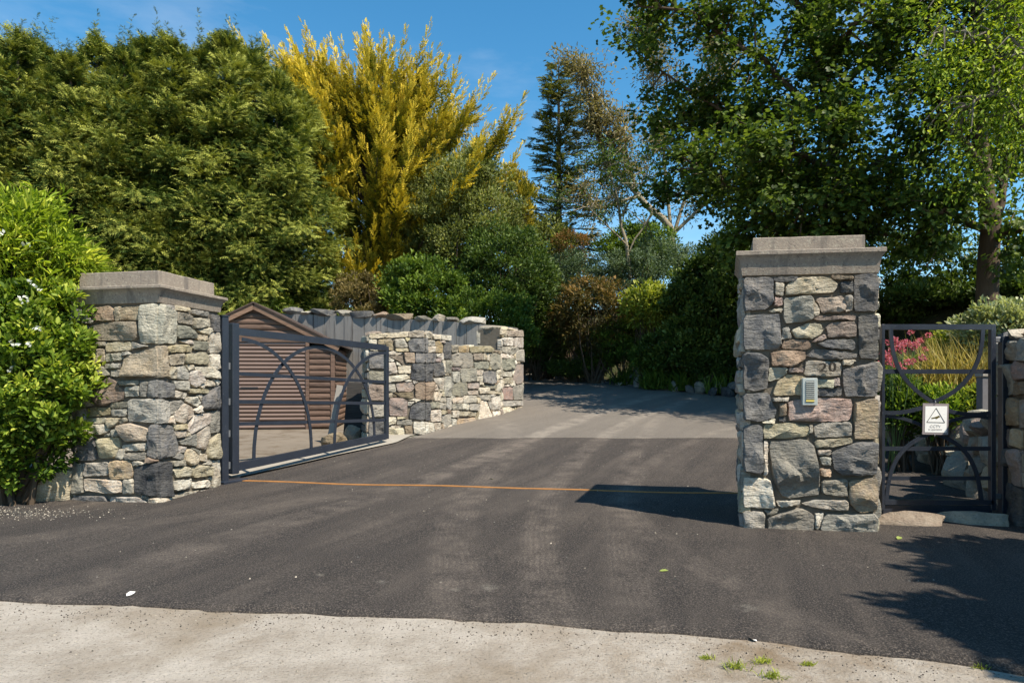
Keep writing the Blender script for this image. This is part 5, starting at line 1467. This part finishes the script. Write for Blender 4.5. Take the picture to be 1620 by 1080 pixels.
shrub('variegated_shrub', 'yellow green large leaved shrub in the middle of the bank', 1028, 443, 16.9, 1.7, 1.4, 1.2, L_YEL, 0.10, 0.17, 0.34, 90, 48, 74, T_LEAF4, -0.2, crad=0.34)
shrub('camellia_shrub', 'tall glossy dark green shrub close behind the number 20 pillar', 1130, 372, 16.0, 2.7, 4.0, 2.2, L_DARK, 0.07, 0.12, 0.55, 380, 85, 75, T_LEAF4, crad=0.22)
shrub('camellia_shrub', 'dark glossy shrub under the sycamore beyond the pillar', 1250, 392, 15.2, 3.2, 3.6, 2.2, L_DARK, 0.07, 0.12, 0.55, 260, 75, 76, crad=0.24)
shrub('evergreen_shrub', 'dark green shrub at the bend of the drive beside the wall end', 850, 452, 18.8, 1.7, 2.4, 1.6, L_DARK, 0.06, 0.10, 0.5, 170, 75, 77, crad=0.26)
shrub('evergreen_shrub', 'mid green leafy shrub below the bronze tinged one', 985, 505, 17.7, 2.1, 1.3, 1.2, L_MID, 0.07, 0.12, 0.4, 120, 60, 78, crad=0.3)
shrub('dark_shrub', 'broad deep green evergreen low on the bank below the variegated shrub', 1085, 500, 16.3, 2.6, 1.7, 1.2, L_DARK, 0.07, 0.12, 0.5, 190, 70, 79, crad=0.28)
shrub('clipped_hedge', 'low clipped dark green hedge at the edge of the drive', 912, 566, 18.2, 2.3, 0.62, 0.8, L_DARK, 0.04, 0.07, 0.55, 150, 70, 80, crad=0.5, cat='hedge')
for k, (px, d, s, lab) in enumerate(((1045, 15.9, 0.85, 'strap leaved plant arching over the rock edging'), (1090, 15.5, 0.7, 'second strap leaved clump beside the rock edging near the camellia'), (1000, 16.9, 0.6, 'small strap leaved plant beside the clipped hedge'), (1150, 14.9, 0.6, 'narrow leaved plant at the rock edging next to the number 20 pillar'))):
    rg = np.random.default_rng(90 + k); n = 240; p = at(px, 560, d); b = Vector((p.x, d + 0.45, hz(p.x, d + 0.45) + 0.05)); o = thing('strap_leaf_plant', lab, 'plant', b)
    az = rg.uniform(0, 6.28, n); el = rg.uniform(0.3, 1.4, n); D = np.stack([np.cos(az) * np.cos(el), np.sin(az) * np.cos(el), np.sin(el)], 1)
    P = np.array(b) + rg.normal(0, 0.10, (n, 3)) * np.array((1.6, 1, 0.1)); scatter('crown', T_BLADE, P, D, np.array((0, 0, 1.0)) + rg.normal(0, 0.3, (n, 3)), rg.uniform(0.5, 1.0, n) * s, np.full(n, 0.035), np.clip(rg.normal(0.45, 0.2, n), 0, 1), L_MID, o)
for k, (px, py, d, w, h, m, lab) in enumerate(((868, 520, 19.2, 1.5, 1.3, L_DARK, 'low dark bush where the drive bends out of sight'), (948, 528, 18.0, 1.4, 1.1, L_MID, 'low leafy bush behind the clipped hedge'), (1030, 540, 16.6, 1.5, 0.9, L_MID, 'low green bush under the yellow green shrub'), (1120, 540, 15.6, 1.4, 1.1, L_DARK, 'low dark bush at the foot of the glossy camellia'))):
    shrub('ground_cover_bush', lab, px, py, d, w, h, 0.9, m, 0.05, 0.10, 0.42, 110, 60, 260 + k, crad=0.34)
# more cover at the back so the bank reads as one thicket
for k, (px, py, d, w, h, m, lab) in enumerate(((640, 300, 22.5, 3.2, 5.0, L_CYP, 'shaded green conifer standing behind the golden cypress'), (860, 330, 22.8, 3.0, 3.4, L_OLIVE, 'olive shrub behind the grey green arching shrub'), (1010, 340, 22.5, 3.5, 2.6, L_MID, 'mid green shrub at the foot of the gum tree'), (1180, 330, 19.0, 4.0, 4.2, L_DARK, 'dark thicket behind the glossy camellia'), (1400, 310, 14.6, 4.6, 5.0, L_DARK, 'dark thicket under the tall trees behind the small gate'), (1530, 330, 13.6, 4.2, 4.6, L_DARK, 'deep green thicket behind the variegated bush'), (1690, 330, 12.5, 3.8, 4.2, L_DARK, 'dark bush beyond the garden wall'))):
    shrub('thicket', lab, px, py, d, w, h, 1.8, m, 0.08, 0.14, 0.5, 240, 58, 200 + k, crad=0.30, shell=0.35)

# ---- leafy climber shrub beside the left pillar
o = shrub('leafy_shrub', 'bright green leafy shrub with a few white flowers hugging the pillar', 22, 405, 5.9, 1.66, 2.18, 1.0, L_LIGHT, 0.045, 0.080, 0.48, 400, 70, 101, T_LEAF4, 0.1, base_z=0.0, crad=0.22)
rg = np.random.default_rng(5); n = 26
q = at(60, 560, 5.55); P = np.stack([rg.uniform(-4.75, -3.95, n), rg.uniform(5.40, 5.58, n), rg.uniform(0.9, 2.35, n)], 1)
P = np.repeat(P, 5, 0) + rg.normal(0, 0.012, (n * 5, 3)); scatter('flowers', T_LEAF2, P, rdir(n * 5, rg) + np.array((0, -0.6, 0)), rdir(n * 5, rg) + np.array((0, -1, 0.3)), np.full(n * 5, 0.035), np.full(n * 5, 0.026), rg.random(n * 5), L_WHITE, o)
shrub('willow_leaf_shrub', 'lime green narrow leaved shrub arching above the pillar cap', 20, 285, 6.3, 1.75, 1.7, 1.3, L_LIME, 0.07, 0.14, 0.16, 300, 62, 102, T_LEAF4, -0.05, base_z=0.0, crad=0.30)
shrub('leafy_shrub', 'bright green bush continuing the planting away from the left pillar', -110, 330, 6.3, 1.7, 2.9, 1.3, L_LIGHT, 0.05, 0.085, 0.45, 160, 60, 103, T_LEAF4, 0.0, base_z=0.0, crad=0.3)
# off to the right, over the garden wall, the hedge whose shade falls on the tarmac
for k, (x, y, w, h) in enumerate(((4.75, 2.5, 1.6, 3.5), (4.45, 1.25, 1.6, 4.2), (4.4, 0.1, 1.6, 4.2), (4.7, 1.85, 1.7, 3.9))):
    d = y; rg = np.random.default_rng(300 + k); o = thing('hedge_shrub', ('dense green hedge bush next to the garden wall', 'dense green hedge bush in the middle of the roadside hedge', 'dense green hedge bush at the road end of the hedge', 'dense green hedge bush second along from the garden wall')[k], 'shrub', (x, y, 0), 'roadside hedge bushes')
    nc = 420; cs = rdir(nc, rg) * (0.30 + 0.70 * rg.random((nc, 1))) * np.array((w / 2, 0.75, h / 2)) + np.array((x, y, h / 2)); cs[:, 2] = np.maximum(cs[:, 2], 0.1)
    P, D, N, tn = clumpy(cs, np.full(nc, 0.20), np.full(nc, 48), rg, np.array((x, y, 0.6))); Ls = rg.uniform(0.11, 0.17, len(P)); scatter('crown', T_LEAF2, P, D, N, Ls, Ls * 0.55, tn, L_MID, o)
    MB().tube([(x, y, -0.1), (x + 0.03, y, h * 0.5), (x, y, h * 0.8)], [0.06, 0.04, 0.015], 6).part('stems', M_TWIG, o, 50)

M_STEM = plain('green_stem', (0.10, 0.16, 0.04), 0.6)
# ---- flower bed behind the small gate
def perennial(name, label, px, py, d, w, h, mat, lmin, lmax, asp, nc, nl, seed, tmpl=T_LEAF4, **k): return shrub(name, label, px, py, d, w, h, w * 0.8, mat, lmin, lmax, asp, nc, nl, seed, tmpl, crad=0.4, cat='plant', **k)
perennial('leafy_perennial', 'fresh green perennial clump below the pink flowers', 1425, 592, 7.6, 0.75, 0.75, L_MID, 0.05, 0.10, 0.3, 60, 46, 110)
perennial('leafy_perennial', 'light green perennial in front of the golden grass', 1490, 606, 7.4, 0.7, 0.62, L_LIGHT, 0.05, 0.09, 0.3, 60, 46, 111)
perennial('leafy_perennial', 'yellow green perennial next to the grey post', 1540, 600, 7.3, 0.6, 0.66, L_YEL, 0.05, 0.09, 0.3, 50, 40, 112)
perennial('leafy_perennial', 'green perennial mound behind the pink flowers', 1450, 560, 8.6, 1.0, 0.8, L_MID, 0.05, 0.10, 0.35, 60, 46, 115)
shrub('variegated_bush', 'pale cream and green variegated bush above the garden wall', 1600, 470, 8.3, 1.6, 0.9, 1.2, L_VAR, 0.05, 0.085, 0.45, 150, 60, 113, T_LEAF4, crad=0.3)
shrub('variegated_bush', 'pale yellow green bush to the rear of the golden grass', 1530, 508, 9.0, 1.3, 0.8, 1.0, L_YEL, 0.05, 0.085, 0.45, 100, 55, 114, T_LEAF4, crad=0.3)
for k, (px, py, d, lab) in enumerate(((1408, 570, 7.55, 'pink valerian flowers on stalks beside the pillar edge'), (1428, 545, 7.9, 'taller pink valerian flower heads next to the golden grass'), (1452, 535, 8.6, 'small dusky pink flowers at the back of the bed'))):
    rg = np.random.default_rng(400 + k); p = at(px, py, d); b = Vector((p.x, d, hz(p.x, d))); o = thing('valerian_plant', lab, 'plant', b); tb = MB(); HP = []
    for j in range(13 if k < 2 else 7):
        tip = np.array(p) + rg.normal(0, 1, 3) * np.array((0.10, 0.10, 0.07)); tb.tube([np.array(b) + rg.normal(0, 0.04, 3), tip], [0.005, 0.003], 4, False); HP.append(tip)
    tb.part('stems', M_STEM, o)
    for hp_ in HP:
        n = 60; q = rdir(n, rg); P = hp_ + q * rg.uniform(0.4, 1, (n, 1)) * np.array((0.035, 0.035, 0.028))
        scatter('flower_head', T_LEAF2, P, q + rdir(n, rg) * 0.5, q + rdir(n, rg), np.full(n, 0.022), np.full(n, 0.018), rg.random(n), L_PINK, o)
for k, (px, py, d, w, hgt, lab) in enumerate(((1495, 596, 8.2, 0.30, 0.62, 'clump of golden straw coloured ornamental grass'), (1553, 600, 8.0, 0.2, 0.55, 'narrow clump of straw coloured grass by the hinge side'))):
    rg = np.random.default_rng(420 + k); n = 620; p = at(px, py, d); b = Vector((p.x, d, hz(p.x, d))); o = thing('ornamental_grass', lab, 'plant', b)
    az = rg.uniform(0, 6.28, n); el = rg.uniform(0.75, 1.5, n); D = np.stack([np.cos(az) * np.cos(el), np.sin(az) * np.cos(el), np.sin(el)], 1); P = np.array((b.x, b.y, p.z - 0.05)) + rg.normal(0, 1, (n, 3)) * np.array((w * 0.55, w * 0.5, 0.02))
    P[:, 2] = np.maximum(b.z, P[:, 2] - 0.25); scatter('crown', T_BLADE, P, D, np.array((0, -0.3, 1.0)) + rg.normal(0, 0.4, (n, 3)), rg.uniform(0.5, 1.15, n) * (hgt + 0.2), np.full(n, 0.012), np.clip(rg.normal(0.5, 0.25, n), 0, 1), L_STRAW, o)
pt = thing('timber_post', 'short grey post with a pale cap behind the small gate', 'post', (*at(1556, 640, 6.35)[:2], 0.0))
c = at(1556, 640, 6.35); MB().box((c.x, c.y, 0.58), 0.085, 0.085, 1.16, None, 0.004).part('post', plain('grey_timber', (0.13, 0.125, 0.13), 0.8), pt)
MB().box((c.x, c.y, 1.185), 0.11, 0.11, 0.05, None, 0.01).part('post_cap', M_STRIP, pt)

# ---- little things on the ground
M_BITS = plain('pale_grit', (0.42, 0.38, 0.31), 0.9, 0.2, 0, 0.4, 60, 0.0)
M_DBITS = plain('dark_grit', (0.10, 0.085, 0.07), 0.9, 0.2, 0, 0.4, 60, 0.0)
T_CHIP = T([(0, 0, 0), (1, 0.1, 0), (0.5, 0.9, 0), (0.45, 0.35, 0.6), (0.4, -0.6, 0)], [(0, 1, 3), (1, 2, 3), (2, 0, 3), (0, 4, 1), (4, 0, 3), (1, 4, 3)])
def grit(name, xs, ys, zs, smin, smax, mat, rg):
    n = len(xs); az = rg.uniform(0, 6.28, n); D = np.stack([np.cos(az), np.sin(az), np.zeros(n)], 1); S = rg.uniform(smin, smax, n) * rg.uniform(0.5, 1, n)
    o = scatter(name, T_CHIP, np.stack([xs, ys, zs], 1), D, np.tile((0, 0, 1.0), (n, 1)), S, S, np.zeros(n), mat); tag(o, kind='stuff'); return o
rg = np.random.default_rng(77)
def on_tar(x, y): return base_h(y) + 0.024 + tar_noise(x, y)
x = rg.uniform(-4, 2.4, 230); y = rg.uniform(3.6, 9.4, 230); grit('loose_grit', x, y, on_tar(x, y), 0.004, 0.015, M_BITS, rg)
x = -4.4 + rg.normal(0, 0.5, 900); y = 5.55 + rg.normal(0, 0.13, 900) - 0.15 * (x + 4.4); grit('gravel_spill', x, y, on_tar(x, y), 0.005, 0.015, M_BITS, rg)
x = rg.uniform(-3.4, 3.0, 1500); ye_ = np.interp(x, APRON[:, 0], APRON[:, 1]); y = ye_ - np.abs(rg.normal(0, 0.16, 1500)) - 0.01; grit('edge_grit', x, y, np.full(1500, 0.001), 0.003, 0.009, M_DBITS, rg)
x = rg.uniform(-2.6, 2.6, 900); y = rg.uniform(2.2, 3.2, 900); k_ = y < np.interp(x, APRON[:, 0], APRON[:, 1]) - 0.03; x, y = x[k_], y[k_]; grit('road_grit', x, y, np.full(len(x), 0.001), 0.003, 0.009, M_BITS, rg)
# fallen leaves and scraps
M_LEAFG = plain('fallen_leaf_green', (0.20, 0.24, 0.06), 0.6, 0.3, 0, 0.2, 40, 0.0); M_SCRAP = plain('white_scrap', (0.72, 0.71, 0.68), 0.7, 0.3, 0, 0.08, 40, 0.0)
for k, (px, py, L, m, nme, lab) in enumerate(((1043, 912, 0.055, M_LEAFG, 'fallen_leaf', 'single bright green leaf on the open tarmac'), (1420, 859, 0.075, M_LEAFG, 'fallen_leaf', 'pale green leaf lying in the shade by the pillar foot'), (200, 950, 0.065, M_SCRAP, 'paper_scrap', 'white scrap lying on the tarmac edge'), (1198, 1016, 0.05, M_SCRAP, 'paper_scrap', 'white chip at the edge of the concrete road'), (781, 766, 0.05, M_LEAFG, 'fallen_leaf', 'yellow green leaf on the drive just beyond the rusty strip'))):
    d = EYE * FPX / (py - HZ); p = at(px, py, d); a = 0.7 * k
    v = [(0, 0, 0), (0.25, 0.22, 0.10), (0.65, 0.24, 0.16), (1, 0, 0.05), (0.6, -0.2, 0.05), (0.25, -0.2, 0.02), (0.5, 0, 0.0)]; f = [(0, 6, 1), (1, 6, 2), (2, 6, 3), (3, 6, 4), (4, 6, 5), (5, 6, 0)]
    M_ = Matrix.Translation((p.x, p.y, float(on_tar(np.array(p.x), np.array(p.y))) + 0.004 if k != 3 else 0.006)) @ Matrix.Rotation(a, 4, 'Z') @ Matrix.Scale(L, 4)
    tag(link(nme, mesh(nme, [M_ @ Vector(q) for q in v], f, 50), m), lab, 'leaf' if 'leaf' in nme else 'litter', kind='thing')
# small weeds in the cracks of the road
for k, (px, py, s, lab) in enumerate(((1165, 1056, 0.05, 'largest tuft of green weeds growing in the concrete road'), (1208, 1048, 0.035, 'small weed tuft beside the largest one'), (1222, 1071, 0.045, 'weed tuft nearer the sandy patch of the road'), (1117, 1041, 0.022, 'tiny weed sprig by the tarmac edge'), (1278, 1051, 0.022, 'faint mossy weed in the sandy dirt'), (1550, 1056, 0.025, 'little weed beside the tarmac where it narrows'))):
    d = EYE * FPX / (py - HZ); p = at(px, py, d); rg = np.random.default_rng(500 + k); n = 70; o = thing('weed_tuft', lab, 'weed', (p.x, p.y, 0))
    az = rg.uniform(0, 6.28, n); el = rg.uniform(0.15, 1.2, n); D = np.stack([np.cos(az) * np.cos(el), np.sin(az) * np.cos(el), np.sin(el)], 1); P = np.array((p.x, p.y, 0.001)) + rg.normal(0, 1, (n, 3)) * np.array((s * 0.6, s * 0.35, 0))
    scatter('blades', T_BLADE, P, D, np.array((0, 0, 1.0)) + rg.normal(0, 0.4, (n, 3)), rg.uniform(0.4, 1, n) * s, np.full(n, 0.004), np.clip(rg.normal(0.4, 0.2, n), 0, 1), L_YEL, o)
